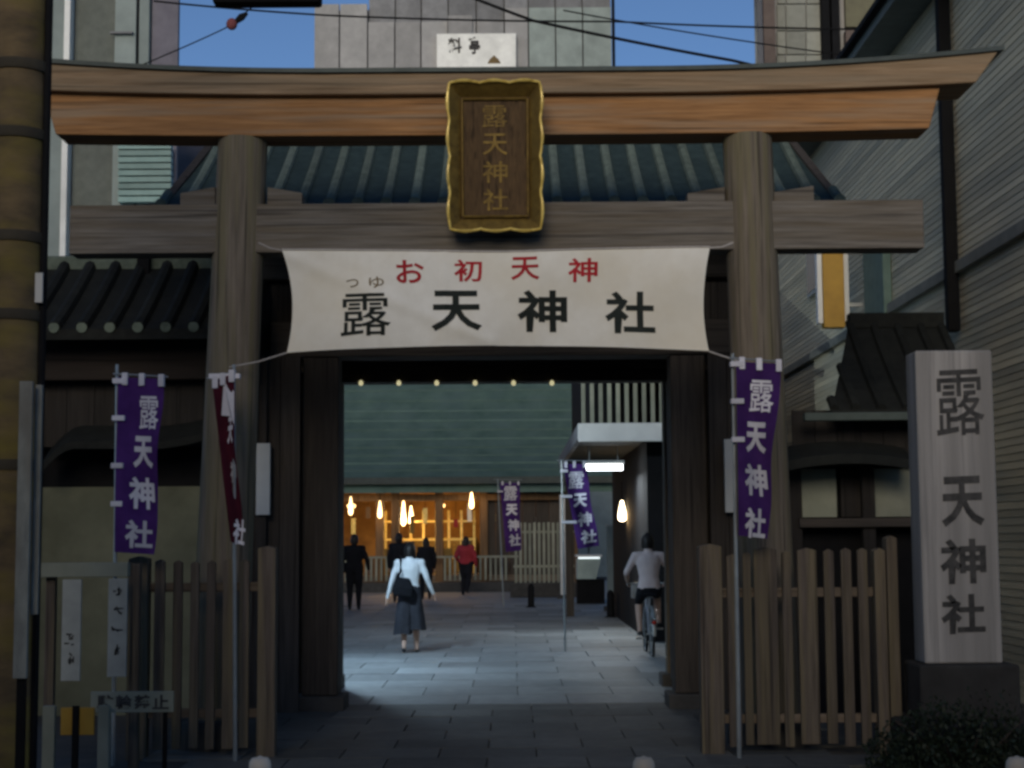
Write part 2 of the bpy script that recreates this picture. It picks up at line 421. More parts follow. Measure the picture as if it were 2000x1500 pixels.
# ================================================================== CLOTH BANNER ON THE TORII
YB = YT - .36
ban = thing('cloth_banner', 'white cloth banner with red and black writing strung between torii posts', 'banner', W(965, 688, YB))
cTL, cTR, cBL, cBR = W(552,489,YB), W(1386,484,YB), W(560,689,YB), W(1384,686,YB)
def bs(u, v, d=0.0):
    """u left to right, v bottom to top"""
    p = (cBL*(1-u) + cBR*u)*(1-v) + (cTL*(1-u) + cTR*u)*v
    side = 4*v*(1-v)
    p = p + Vector(((1-u)**6*.062*side - u**6*.045*side, 0, 0))
    p.z += .05*4*u*(1-u)*(1-v) + .006*math.sin(9*u)*(v) - .012*4*u*(1-u)*v
    wv = .018*math.sin(7.3*u + 1.5*v) + .010*math.sin(19*u - 5*v) + .012*math.sin(3*u+6*v)
    wv += .016*math.exp(-((v - (.95 - 1.9*u))**2)/.006)*(u < .5) + .008*math.exp(-((u-.376)**2)/.00008) + .008*math.exp(-((u-.60)**2)/.0001)
    wv += .05*math.sin(math.pi*u)*math.sin(math.pi*v)
    return p + Vector((0, -wv - d, 0))
MB().grid(lambda u, v: bs(u, v), 150, 36).build('cloth', M_cloth, ban, smooth=True)
bu = lambda px: (px - 555)/(1385-555)
bv = lambda py: (689 - py)/(689 - 487)
def print_on_banner(ch, x0, y0, x1, y1, m, bold, name):
    v, f = glyph(ch, bold, .06)
    q = []
    for x, y in v:
        u = bu(x0 + (x1-x0)*x); sag = 4*u*(1-u)
        py = y1 + (y0-y1)*y
        q.append(bs(u, bv(py), .005))
    MB().add(q, f).build(name, m, ban)
for ch, a in zip('お初天神', ((773,508,828,557),(887,505,942,553),(998,500,1054,550),(1110,506,1168,556))):
    print_on_banner(ch, *a, M_red, .018, 'red_letter')
for ch, a in zip('露天神社', ((660,578,760,664),(840,572,940,658),(1010,572,1108,660),(1183,576,1283,661))):
    print_on_banner(ch, *a, M_black, .026, 'black_letter')
for ch, a in zip('つゆ', ((672,548,697,565),(718,543,748,567))):
    print_on_banner(ch, *a, M_brown, .004, 'small_letter')
for p, q in ((cTL, W(505,474,YB+.05)), (cBL, W(448,717,YB+.05)), (cTR, W(1432,474,YB+.05)), (cBR, W(1500,718,YB+.05))):
    mid = p.lerp(q, .5) + Vector((0,0,-.015)); MB().tube([p, mid, q], .007, 6).build('rope', M_rope, ban)
MB().tube([bs(k/30, 1, .002) for k in range(31)], .008, 6).build('hem_rope', M_rope, ban, smooth=True)

# ================================================================== TALL CLOTH FLAGS
def flag(label, Y, pole_top, pole_bot, TL, TR, BR, BL, m, letters, tabs, group=None, wave=.02, white_patch=None, bold=.042):
    pb = W(*pole_bot, Y); pb.z = 0.0
    t = thing('banner_flag', label, 'flag', pb, group)
    pt = W(*pole_top, Y); s = (pt.z - pb.z)
    MB().tube([pb, pt], [.017, .012], 8).build('pole', M_steel, t, smooth=True)
    MB().tube([W(TL[0]-12, TL[1]-7, Y-.02), W(TR[0]+6, TR[1]-6, Y-.02)], .007, 6).build('crossbar', M_steel, t)
    a, b, c, d = W(*TL, Y), W(*TR, Y), W(*BR, Y), W(*BL, Y)
    def S(u, v, off=0.0):
        p = (d*(1-u) + c*u)*(1-v) + (a*(1-u) + b*u)*v
        w = wave*(math.sin(7*v + 2.5*u) + .5*math.sin(15*v - 3*u + 1)) * (.3 + u) + wave*1.3*math.sin(5.5*u + 3*v)
        p.x += .012*math.sin(9*v)*u
        return p + Vector((0, -.03 - w - off, 0))
    cl = MB().grid(S, 16, 60).build('cloth', m, t, smooth=True)
    w0, w1 = TL[0], TR[0]
    for ch, (x0, y0, x1, y1) in letters:
        v, f = glyph(ch, bold, .12)
        q = []
        for x, y in v:
            px, py = x0 + (x1-x0)*x, y1 + (y0-y1)*y
            vv = (BL[1]-py)/(BL[1]-TL[1])
            lx, rx = BL[0] + (TL[0]-BL[0])*vv, BR[0] + (TR[0]-BR[0])*vv
            q.append(S((px-lx)/(rx-lx), vv, .004))
        MB().add(q, f).build('letter', M_white, t)
    for k, u in enumerate((.14, .52, .95)):
        p = S(u, 1.0); MB().box(p.x-.022, p.x+.022, p.y-.02, p.y+.03, p.z-.06, p.z+.035).build('hanging_loop', M_white, t, bevel=.006)
    for ty in tabs:
        vv = (BL[1]-ty)/(BL[1]-TL[1]); p = S(0.02, vv); q = pb.lerp(pt, (p.z-pb.z)/(pt.z-pb.z))
        MB().box(min(p.x,q.x)-.025, max(p.x,q.x)+.05, p.y-.012, p.y+.045, p.z-.02, p.z+.02).build('pole_loop', M_white, t, bevel=.005)
    if white_patch:
        q = [S(u, v, .004) for u, v in white_patch]
        MB().add(q, [tuple(range(len(q)))]).build('white_patch', M_white, t)
    return t
flag('purple flag with white writing in front of the left fence beside the notice boards', 11.95, (229,712), (222,1440), (233,737), (322,742), (302,1083), (226,1078), M_purple,
     [('露',(272,772,312,836)),('天',(262,850,303,912)),('神',(254,930,302,992)),('社',(248,1014,297,1068))], (745, 818, 911, 985), 'purple writing flags')
flag('purple flag with white writing standing before the right torii post', 11.95, (1431,690), (1443,1430), (1436,706), (1521,713), (1498,1052), (1441,1046), M_purple,
     [('露',(1463,740,1506,802)),('天',(1457,822,1498,882)),('神',(1453,904,1498,966)),('社',(1452,990,1493,1048))], (712, 785, 860), 'purple writing flags')
flag('narrow folded maroon flag with white patch before the left torii post', 12.0, (457,712), (460,1430), (416,746), (456,732), (474,1064), (452,1058), M_maroon,
     [('天',(446,822,458,872)),('神',(452,905,463,945)),('社',(458,1012,478,1060))], (736,), None, .015, [(.25,.78),(.55,.985),(.98,.9),(.98,.70),(.7,.76)])

# ================================================================== NAME PILLAR
YS = 11.9
x0, x1, z0, z1 = RC(1797, 684, 1948, 1296, YS)
pil = thing('stone_pillar', 'tall pale stone pillar carved with four characters on the right', 'pillar', ((x0+x1)/2, YS, 0))
box('shaft', M_stone, pil, (x0, x1, YS, YS+.30, z0, z1), .015)
MB().box(x0-.06, x1+.1, YS-.08, YS+.42, .30, z0-.003).build('upper_plinth', mat('black_stone', (.04,.038,.036), (.022,.021,.02), scale=5, rough=.9, bump=.4), pil, bevel=.02)
MB().box(x0-.2, x1+.4, YS-.2, YS+.6, -.01, .297).build('lower_plinth', MATS['black_stone'], pil, bevel=.03)
sx = (x0+x1)/2
for ch, (a, b, c, d) in zip('露天神社', ((1828,722,1922,850),(1838,930,1922,1028),(1836,1052,1926,1140),(1838,1160,1924,1238))):
    gx0, gx1, gz0, gz1 = RC(a, b, c, d, YS)
    v, f = glyph(ch, .03)
    MB().add([(gx0+(gx1-gx0)*x, YS-.004, gz0+(gz1-gz0)*y + .03*(x-.5)*(gz1-gz0)) for x, y in v], f).build('carved_letter', M_ink, pil)

sp_ = W(1880, 1440, 11.35)  # shrub added to fill the dark, unclear corner below the pillar
shb = thing('low_shrub', 'dark low shrub added for an unclear dark shape below the stone pillar', 'shrub', (sp_.x, 11.35, 0))
q = MB()
for k in range(9):
    a = k*.7; q.tube([(sp_.x+.1*math.cos(a), 11.35+.05*math.sin(a), 0), (sp_.x+.3*math.cos(a), 11.35+.12*math.sin(a), .2), (sp_.x+.5*math.cos(a), 11.35+.18*math.sin(a), .36)], [.012,.009,.004], 5)
q.build('stems', M_bark, shb)
q = MB()
for k in range(5200):
    a, rr_, zz = random.uniform(0,6.283), random.random()**.5, random.random()
    env = 1.0 + .18*math.sin(3*a+1) + .12*math.sin(7*a)
    p = Vector((sp_.x + .66*rr_*math.cos(a)*env, 11.35 + .24*rr_*math.sin(a), .03 + .44*zz*math.sqrt(max(0,1-(rr_*.93)**2))*env)); s_ = random.uniform(.012,.026)
    e = Euler((random.uniform(0,6), random.uniform(0,6), random.uniform(0,6))).to_matrix()
    q.add([p + e@Vector((-s_,0,0)), p + e@Vector((0,-s_*.5,0)), p + e@Vector((s_,0,0)), p + e@Vector((0,s_*.5,0))], [(0,1,2,3)])
q.build('foliage', M_leaf, shb)

# ================================================================== WOODEN FENCES ROUND THE TORII FEET
YF = 12.25
def picket_top(mb, x0, x1, y0, y1, z0, z1):
    return mb.prism([(x0,z0),(x1,z0),(x1,z1-.02),((x0+x1)/2,z1),(x0,z1-.02)], y0, y1)
def fence(label, posts, pickets, rails, Y=YF):
    xs = [W((p[0]+p[1])/2, 1250, Y).x for p in posts]
    t = thing('wooden_fence', label, 'fence', (sum(xs)/len(xs), Y, 0))
    for a, b, py in posts:
        x0, x1, _, z1 = RC(a, py, b, 1440, Y); picket_top(MB(), x0, x1, Y-.07, Y+.07, 0, z1).build('fence_post', M_fence, t, bevel=.006)
    for a, b, py in pickets:
        x0, x1, _, z1 = RC(a, py, b, 1440, Y); y_ = Y-.035+random.uniform(-.006,.006)
        picket_top(MB(), x0, x1, y_, y_+.035, random.uniform(.06,.09), z1).build('picket', M_fence, t, bevel=.004)
    for a, b, p0, p1 in rails:
        x0, x1, z0, z1 = RC(a, p0, b, p1, Y); MB().box(x0, x1, Y+.002, Y+.055, z0, z1).build('rail', M_fencex, t, bevel=.004)
    return t
fence('wooden picket fence round the foot of the right torii post',
      [(1366,1410,1062),(1708,1730,1070),(1732,1753,1046)],
      [(1421,1445,1082),(1452,1468,1078),(1474,1519,1068),(1529,1547,1075),(1560,1597,1070),(1611,1631,1072),(1645,1665,1070),(1677,1696,1070)],
      [(1368,1752,1148,1166),(1368,1752,1395,1412)])
fence('dim wooden picket fence round the foot of the left torii post',
      [(252,290,1086),(505,540,1066)],
      [(302,322,1092),(338,356,1094),(372,389,1096),(404,421,1094),(436,460,1090),(468,487,1092)],
      [(254,538,1138,1156),(254,538,1385,1402)])

# ================================================================== NOTICE BOARDS AT LEFT
YN = 11.7
x0, x1, z0, z1 = RC(80, 1099, 252, 1127, YN)
nf = thing('notice_stand', 'pale wooden rail on posts carrying two hanging notice boards', 'stand', ((x0+x1)/2, YN, 0))
box('top_rail', M_plaster, nf, (x0, x1, YN-.04, YN+.04, z0, z1), .006)
for px in (96, 262):
    p = W(px, 1100, YN); box('leg', M_fence, nf, (p.x-.035, p.x+.035, YN+.042, YN+.11, 0, z1-.01), .005)
def vertical_notice(label, a, b, c, d, marks):
    x0, x1, z0, z1 = RC(a, b, c, d, YN-.06)
    t = thing('notice_board', label, 'board', ((x0+x1)/2, YN-.06, z0), 'hanging notice boards')
    box('board', mat('grey_board',(.40,.41,.37),(.30,.31,.28),rough=.8,scale=6), t, (x0, x1, YN-.07, YN-.045, z0, z1), .004)
    for p0, p1 in marks:   # worn brush strokes, too faint to read
        _, _, a0, a1 = RC(a, p0, c, p1, YN-.06)
        for k in range(6):
            zc = random.uniform(a0+.01, a1-.01); xc = random.uniform(x0+.04, x1-.04); an = random.choice((0, .1, 1.5, .9, -.8)); ln = random.uniform(.02, .045)
            e = Vector((math.cos(an), 0, math.sin(an)))*ln/2; nrm = Vector((-math.sin(an), 0, math.cos(an)))*.007
            c_ = Vector((xc, YN-.0735, zc)); MB().add([c_-e-nrm, c_+e-nrm*.6, c_+e+nrm*.6, c_-e+nrm], [(0,1,2,3)]).build('brush_stroke', M_ink, t)
    return t
vertical_notice('plain pale notice board hanging nearest the utility pole', 121, 1132, 158, 1330, ((1235,1262),(1275,1300)))
vertical_notice('pale notice board with dark marks hanging beside the left fence', 211, 1130, 248, 1322, ((1145,1165),(1180,1200),(1222,1240),(1255,1285)))
x0, x1, z0, z1 = RC(178, 1350, 340, 1391, YN-.5)
sg = thing('low_sign', 'low pale sign with four dark characters in front of the left fence', 'sign', ((x0+x1)/2, YN-.5, 0))
box('panel', M_plaster, sg, (x0, x1, YN-.52, YN-.5, z0, z1), .004)
for px in (196, 322):
    p = W(px, 1380, YN-.5); box('leg', M_blackm, sg, (p.x-.014, p.x+.014, YN-.499, YN-.47, 0, z0+.08))
for k, ch in enumerate('駐輪禁止'):
    a = 190 + k*36; gx0, gx1, gz0, gz1 = RC(a, 1357, a+32, 1385, YN-.52)
    v, f = glyph(ch, .03); MB().add([(gx0+(gx1-gx0)*x, YN-.5245, gz0+(gz1-gz0)*y) for x, y in v], f).build('letter', M_ink, sg)
# yellow barred stand below it
Yy = YN-.62
x0, x1, z0, z1 = RC(84, 1378, 214, 1440, Yy)
ys = thing('barred_stand', 'low stand with pale bars and a yellow panel at the lower left', 'stand', ((x0+x1)/2, Yy, 0))
xa, xb, za, zb = RC(118, 1382, 184, 1436, Yy)
box('yellow_panel', M_yellow, ys, (xa, xb, Yy, Yy+.02, za, zb), .004)
for a, b in ((84,108),(192,214)):
    xa, xb, _, _ = RC(a, 1378, b, 1440, Yy); box('upright', M_plaster, ys, (xa, xb, Yy-.02, Yy+.03, 0, z1), .005)
xa, xb, _, _ = RC(143, 1378, 155, 1440, Yy); box('mullion', M_blackm, ys, (xa, xb, Yy-.03, Yy-.002, 0, z1))
box('foot_rail', M_blackm, ys, (x0, x1, Yy-.018, Yy+.028, 0.0, .05))

# ================================================================== UTILITY POLE, CONDUIT, SIGN POST
YU = 9.0
pT, pB = W(20, 0, YU), W(-10, 1450, YU)
up = thing('utility_pole', 'stained yellow-brown utility pole at the left edge', 'pole', (pB.x, YU, 0))
xx = (W(24,700,YU).x)
MB().lathe([(.165,0),(.165,.02),(.158,4.2),(.148,8.8)], (xx, YU, 0), 28).build('shaft', M_pole, up, smooth=True)
for z in (2.05, 2.9, 3.35, 3.95, 4.35): MB().lathe([(.169,0),(.172,.01),(.172,.05),(.169,.06)], (xx, YU, z), 28).build('band', mat('band_metal',(.07,.058,.038),(.04,.033,.022),rough=.8), up, smooth=True)
x0, x1, z0, z1 = RC(76, 537, 91, 595, YU); box('number_plate', M_pvc, up, (x0, x1, YU-.08, YU-.065, z0, z1), .003)
c0, c1 = W(64, 1300, YU+.02), W(72, 0, YU+.02)
MB().tube([(xx+.172, YU-.02, 0), (xx+.172, YU-.02, 8)], .024, 10).build('conduit', M_blackm, up, smooth=True)
for (a, b, c, d, Y, l) in ((33,745,59,1325,8.6,'pale peeling upright board strapped before the utility pole'), (66,752,79,1200,8.7,'narrow pale upright pipe beside the utility pole')):
    x0, x1, z0, z1 = RC(a, b, c, d, Y)
    t = thing('sign_post', l, 'post', ((x0+x1)/2, Y, 0))
    box('board' if b == 745 else 'upper_pipe', mat('peeling_paint',(.30,.31,.27),(.16,.165,.15),scale=4,stretch=(4,4,1.2),stain=(.15,.13,.10),stain_amt=.9), t, (x0, x1, Y-.015, Y+.015, z0, z1), .003)
    box('stake', M_blackm, t, (x0+.012, x1-.012, Y+.0155, Y+.04, 0, z1-.1))

# ================================================================== BOLLARDS
def bollard(px, label):
    Y = 7.2; p = W(px, 1476, Y); r = 21.5*Y/F
    t = thing('bollard', label, 'bollard', (p.x, Y, 0), 'pale round-topped bollards at the kerb')
    h = p.z
    MB().lathe([(r*.93,0),(r*.93,h-r*1.35),(r,h-r*1.3),(r,h-r*.85),(r*.93,h-r*.5),(r*.72,h-r*.2),(r*.38,h-.008),(r*.05,h)], (p.x,Y,0), 24).build('post', mat('cream_paint',(.72,.64,.52),(.6,.52,.41),rough=.5,stain=(.5,.42,.32)), t, smooth=True)
    MB().lathe([(r*1.5,0),(r*1.5,.015),(r*.95,.02)], (p.x,Y,0), 20).build('base_plate', M_steel, t, smooth=True)
bollard(508, 'cream bollard top in front of the left fence')
bollard(1257, 'cream bollard top in front of the gate opening')
bollard(1986, 'cream bollard top below the stone pillar')

# ================================================================== TILED ROOFS
def tiled_roof(t, x0, x1, ye, ze, yr, zr, pitch, m, hipL=0, hipR=0, rad=.062, thick=.1, caps=True, mcap=None, base=None):
    def prof(k): return ye + (yr-ye)*k, ze + (zr-ze)*(.86*k + .14*k*k)
    n = 6; rows = []
    for k in range(n+1):
        y, z = prof(k/n); a, b = x0 + hipL*k/n, x1 - hipR*k/n
        rows.append([(a,y,z-thick),(b,y,z-thick),(b,y,z),(a,y,z)])
    roof = MB().loft(rows).build('roof', base or M_tile2, t)
    cnt = int(round((x1-x0)/pitch)); dx = (x1-x0)/cnt
    for i in range(cnt+1):
        x = min(max(x0 + i*dx, x0+.03), x1-.03); kmax = 1.0
        if hipL and x < x0+hipL: kmax = max(.12, (x-x0)/hipL)
        if hipR and x > x1-hipR: kmax = min(kmax, max(.12, (x1-x)/hipR))
        pts = []
        for k in range(n+1):
            y, z = prof(kmax*k/n); pts.append((x, y, z+.012))
        row = MB().tube(pts, rad, 8).build('tile_row', m, roof, smooth=True)
        if caps:
            s = 1 if yr > ye else -1
            MB().tube([(x, ye-.02*s, ze+.012), (x, ye+.02*s, ze+.016)], rad*(1.18 if mcap is None else .8), 12).build('eave_tile', mcap or m, roof, smooth=True)
    return roof

# ================================================================== SHRINE GATE
GC = -.07
gate = thing('shrine_gate', 'dark wooden shrine gate with tiled roof behind the torii', 'gate', (GC, 16.7, 0))
def post(parent, x0, x1, y0, y1, z1, m=M_dark):
    o = box('post', m, parent, (x0, x1, y0, y1, .16, z1), .012)
    box('base_stone', M_stone2, parent, (x0-.07, x1+.07, y0-.07, y1+.07, 0, .157), .015)
    return o
post(gate, -2.03, -1.686, 15.45, 15.79, 4.55); post(gate, 1.56, 1.90, 15.45, 15.79, 4.55)
post(gate, -2.2, -1.95, 17.7, 17.95, 4.5);  post(gate, 1.705, 1.95, 17.7, 17.95, 4.5, M_fence)  # right rear post paler: courtyard light put into its wood colour
box('front_lintel', M_darkx, gate, (-2.35, 2.22, 15.42, 15.82, 3.43, 3.78), .012)
box('front_beam', M_darkx, gate, (-2.7, 2.57, 15.44, 15.80, 4.2, 4.5), .012)
box('rear_lintel', M_darkx, gate, (-2.5, 2.3, 17.68, 17.98, 3.40, 3.72), .012)
box('rear_beam', M_darkx, gate, (-2.7, 2.57, 17.70, 17.96, 4.2, 4.5), .012)
for i in range(7):   # boards over the lintels
    w = 3.2/7; a = -1.68 + i*w
    box('transom_board', M_dark, gate, (a+.004, a+w-.004, 15.58, 15.62, 3.783, 4.197))
    box('transom_board', M_dark, gate, (a+.004, a+w-.004, 17.80, 17.84, 3.723, 4.197))
for s, a in ((-1, -2.03), (1, 1.90)):    # closed boarding between front and rear post, open door leaf
    xb = a if s < 0 else a-.05
    for k in range(6):
        y = 15.80 + k*.315; box('side_board', M_dark, gate, (a-.09 if s<0 else a+.01, a-.03 if s<0 else a+.07, y, y+.31, 0.0, 4.2))
    box('door_leaf', M_dark, gate, (-1.93 if s<0 else 1.72, -1.85 if s<0 else 1.80, 15.85, 17.55, .12, 3.36), .008)
for s in (-1, 1):        # wing panels beside the opening
    x_in, x_out = (-2.04, -2.62) if s < 0 else (1.91, 2.45)
    for k in range(3):
        a = x_in + (x_out-x_in)*k/3; b = x_in + (x_out-x_in)*(k+1)/3
        box('wing_board', M_dark, gate, (min(a,b)+.003, max(a,b)-.003, 15.3, 15.36, 0.0, 3.42))
    xc = x_in + (x_out-x_in)*.62; box('wing_stile', M_fence if s>0 else M_dark, gate, (xc-.05, xc+.05, 15.22, 15.297, 0.0, 3.42), .006)
for s, xa in ((-1, -2.66), (1, 2.44)):
    for k in range(7):
        y = 15.5 + k*.35; zz = min(5.3, 4.25 + (min(y, 33.4-y-.35)-14.4)*.55); box('gable_board', M_dark, gate, (xa, xa+.06, y+.003, y+.347, 3.3, zz))
    for k in range(3):
        a = (-2.6 + k*.3) if s < 0 else (1.75 + k*.24); box('transom_board', M_dark, gate, (a, a+(.295 if s < 0 else .235), 15.6, 15.66, 3.3, 4.6))
for px in (705, 779, 853, 928, 1003, 1078):     # string of small pale bulbs under the rear lintel
    p = W(px, 748, 17.66)
    MB().tube([(p.x, 17.66, 3.52), (p.x, 17.655, p.z+.01)], .006, 6).build('bulb_cord', M_blackm, gate)
    MB().lathe([(.006,-.03),(.022,-.022),(.027,0),(.018,.02),(.008,.03)], (p.x, 17.655, p.z), 10).build('bulb', glow('bulb_glow', (1,.9,.5), .55), gate, smooth=True)
for i in range(19):      # rafters under the eaves
    x = -3.0 + i*5.8/18
    MB().prism([(0,0)]*0 or [(x-.035,0),(x+.035,0),(x+.035,.08),(x-.035,.08)], 0, 1)
    me = MB(); me.loft([[(x-.035,14.42,4.46),(x+.035,14.42,4.46),(x+.035,14.42,4.54),(x-.035,14.42,4.54)], [(x-.035,16.6,5.90),(x+.035,16.6,5.90),(x+.035,16.6,5.98),(x-.035,16.6,5.98)]])
    me.build('rafter', M_dark, gate)
rf = tiled_roof(gate, -3.22, 3.05, 14.3, 4.70, 16.7, 6.24, .262, M_tile, 0.25, .25, rad=.047, base=M_tile3)
tiled_roof(gate, -3.22, 3.05, 19.1, 4.70, 16.7, 6.24, .8, M_tile, 0.25, .25, caps=False)
MB().tube([(-2.98,16.7,6.36),(2.81,16.7,6.36)], .14, 12).box(-2.96, 2.79, 16.55, 16.85, 6.12, 6.34).build('ridge', M_tile, gate, smooth=True)
for s in (-1, 1):        # gable barges
    x = -3.22 if s < 0 else 3.05
    MB().loft([[(x-.05*s,14.28,4.50),(x+.03*s,14.28,4.50),(x+.03*s,14.28,4.68),(x-.05*s,14.28,4.68)], [(x-.30*s,16.7,6.0),(x-.22*s,16.7,6.0),(x-.22*s,16.7,6.2),(x-.30*s,16.7,6.2)]]).build('bargeboard', M_dark, gate)
for (a, b, c, d, l) in ((501,866,528,1006,'white blank nameplate beside the gate opening on the left'), (1415,858,1438,1001,'white blank nameplate beside the gate opening on the right')):
    Y = 15.2; x0, x1, z0, z1 = RC(a, b, c, d, Y)
    o = box('nameplate', mat('white_board',(.72,.74,.72),(.64,.66,.64),rough=.6,scale=3,stain_amt=.3), None, (x0, x1, Y-.03, Y+.02, z0, z1), .006); tag(o, l, 'nameplate', 'nameplates on the gate')

# ================================================================== LEFT GATE WING
Y = 14.6
lw = thing('gate_wing', 'dark tiled wing building left of the gate behind the purple flag', 'building', (-3.5, 15.5, 0))
x0, _, ze, _ = RC(60, 600, 400, 642, Y); zr = W(200, 515, 15.9).z
tiled_roof(lw, -4.75, -2.42, Y, ze, 15.9, zr, .25, M_tile2, caps=True, mcap=M_tile)
MB().box(-4.75, -2.42, 15.8, 16.0, zr-.1, zr+.07).build('ridge', M_tile, lw, bevel=.03)
p = W(279, 515, 15.7); box('ridge_post', M_blackm, lw, (p.x-.06, p.x+.06, 15.7, 15.79, zr-.25, zr+.24))
_, _, za, zb = RC(80, 652, 400, 742, 15.0)
box('fascia_beam', mat('wood_brown_beam',(.035,.026,.022),(.02,.015,.012),stretch=GX,scale=3), lw, (-4.75, -2.42, 15.0, 15.1, za, zb), .01)
_, _, zc, _ = RC(80, 742, 400, 872, 15.2)
nb = 9
for i in range(nb):
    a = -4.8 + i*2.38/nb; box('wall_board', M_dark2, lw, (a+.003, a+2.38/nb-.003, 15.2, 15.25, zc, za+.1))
zl = W(200, 951, 15.35).z
box('lower_wall', mat('olive_plaster',(.20,.205,.14),(.13,.135,.09),scale=3,stain=(.10,.11,.075)), lw, (-4.8, -2.43, 15.35, 15.42, 0, zl), 0)
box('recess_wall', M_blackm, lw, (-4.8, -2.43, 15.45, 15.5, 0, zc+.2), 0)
box('corner_post', M_dark2, lw, (-4.75, -4.6, 15.02, 15.18, 0, za), .01)
# small bent canopy over the lower wall
ev = []
for k in range(21):
    px = 78 + (398-78)*k/20; u = k/20
    py = 862 + 50*max(0,(.2-u)/.2)**1.6 - 16*max(0,(u-.72)/.28)**1.5
    ev.append(W(px, py, 14.9))
can = MB()
can.loft([[(p.x, 14.9, p.z-.07), (p.x, 14.9, p.z), (p.x, 15.19, p.z+.17), (p.x, 15.19, p.z+.1)] for p in ev]).build('canopy', M_tile2, lw, smooth=True)

# ================================================================== RIGHT GATE WING
rw = thing('gate_wing', 'dark hip-roofed wing building right of the gate beside the stone pillar', 'building', (3.4, 15.5, 0))
xe, _, zeR, _ = RC(1622, 700, 1800, 800, 14.6); zrR = W(1720, 632, 15.9).z
tiled_roof(rw, xe, 4.36, 14.6, zeR, 15.9, zrR, .24, M_tile2, hipL=.46, caps=False, rad=.045)
MB().loft([[(xe+.46,15.82,zrR-.05),(xe+.46,15.98,zrR-.05),(xe+.46,15.98,zrR+.1),(xe+.46,15.82,zrR+.1)],[(4.36,15.82,zrR-.05),(4.36,15.98,zrR-.05),(4.36,15.98,zrR+.1),(4.36,15.82,zrR+.1)]]).build('ridge', M_tile2, rw)
_, _, a0, a1 = RC(1560, 806, 1752, 822, 14.55)
box('gutter', mat('gutter_green',(.10,.125,.115),(.07,.09,.08)), rw, (W(1570,812,14.55).x, 4.33, 14.5, 14.6, a0, a1), .01)
_, _, a0, a1 = RC(1560, 826, 1752, 905, 14.9)
nb = 8
for i in range(nb):
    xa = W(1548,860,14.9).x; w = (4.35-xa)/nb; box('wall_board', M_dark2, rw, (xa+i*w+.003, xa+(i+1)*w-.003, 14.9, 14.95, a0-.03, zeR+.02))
ev = []
for k in range(21):
    u = k/20; px = 1540 + 250*u; py = 900 - 14*math.sin(math.pi*u)**.8
    ev.append(W(px, py, 14.45))
MB().loft([[(p.x, 14.45, p.z-.09), (p.x, 14.45, p.z), (p.x, 14.89, p.z+.14), (p.x, 14.89, p.z+.05)] for p in ev]).build('curved_canopy', M_tile2, rw, smooth=True)
x0, _, b0, b1 = RC(1555, 915, 1790, 1010, 15.0)
for a, b in ((1566,1634),(1642,1682),(1690,1785)):
    xa, xb, _, _ = RC(a, 915, b, 1010, 15.0); box('wall_panel', M_plaster if a != 1642 else M_dark2, rw, (xa, xb, 15.0, 15.05, b0, b1), .005)
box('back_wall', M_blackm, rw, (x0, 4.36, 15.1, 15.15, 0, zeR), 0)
_, _, c0, c1 = RC(1555, 1012, 1790, 1030, 14.9)
box('sill_beam', M_darkx, rw, (x0, 4.36, 14.85, 15.03, c0, c1), .01)
for px in (1556, 1700): 
    p = W(px, 1000, 14.85); box('post', M_dark2, rw, (p.x-.06, p.x+.06, 14.9, 15.0, 0, b1+.05), .008)

# ================================================================== RIGHT BUILDING WITH SIDING
XW = 5.02
rb = thing('sided_building', 'grey two-storey building with board siding along the right edge', 'building', (7, 21, 0))
H_ = W(1800, 60, 19.4).z
box('wall', M_siding, rb, (XW+.03, 9.5, 13.6, 29.5, 0, H_))
nb = 100; dz = H_/nb
sm = MB().add([(0,-7.95,0),(0,7.95,0),(.008,-7.95,dz),(.008,7.95,dz),(.034,-7.95,0),(.034,7.95,0)], [(0,1,3,2),(0,4,5,1),(2,3,5,4),(0,2,4),(1,5,3)]).mesh('siding_board'); sm.materials.append(M_siding)
for k in range(nb):
    o = bpy.data.objects.new('siding_board', sm); col.objects.link(o); o.parent = rb
    o.location = (XW - 7 - .004, 21.55 - 21, k*dz)
box('eave', mat('eave_grey',(.22,.25,.23),(.16,.18,.17)), rb, (XW-.45, 9.6, 13.5, 29.7, H_+.003, H_+.22), .01)
box('gutter', M_blackm, rb, (XW-.55, XW-.453, 13.5, 29.7, H_+.12, H_+.2), .01)
box('roof', M_concg, rb, (XW-.3, 9.6, 13.5, 29.7, H_+.223, H_+.5), 0)
Yd = 4.9/(1868-1000)*F
MB().box(XW-.17, XW-.03, Yd-.07, Yd+.07, 3.9, H_).build('drainpipe', M_blackm, rb, bevel=.02)
Yd2 = 5.0/(1732-1000)*F
box('pilaster', mat('green_pilaster',(.13,.19,.165),(.09,.14,.12)), rb, (XW-.12, XW-.008, Yd2-.55, Yd2+.6, 0, 5.6), .01)
box('belt_course', mat('belt_shade',(.26,.25,.20),(.19,.185,.15)), rb, (XW-.08, XW-.008, 13.7, 29.3, 4.55, 4.68), .005)  # shadow band along the wall put into this strip's darker colour
for (yy, zz, ww, hh) in ((25.6, 5.6, 1.2, 1.2),):
    w = MB().box(XW-.07, XW-.006, yy-ww/2, yy+ww/2, zz, zz+hh).build('window', M_steel, rb); MB().box(XW-.078, XW-.072, yy-ww/2+.06, yy+ww/2-.06, zz+.06, zz+hh-.06).build('pane', M_glassd, w)
x0, x1, z0, z1 = RC(1605, 470, 1646, 641, 22)
ysg = thing('hanging_sign', 'yellow upright sign projecting from the right building', 'sign', (x1, 22, z0))
box('panel', M_yellow, ysg, (x0, x1, 21.9, 22.1, z0, z1), .01)
for xx_ in (x0-.075, x1+.003): box('side_frame', M_pvc, ysg, (xx_, xx_+.07, 21.93, 22.07, z0+.06, z1), .008)
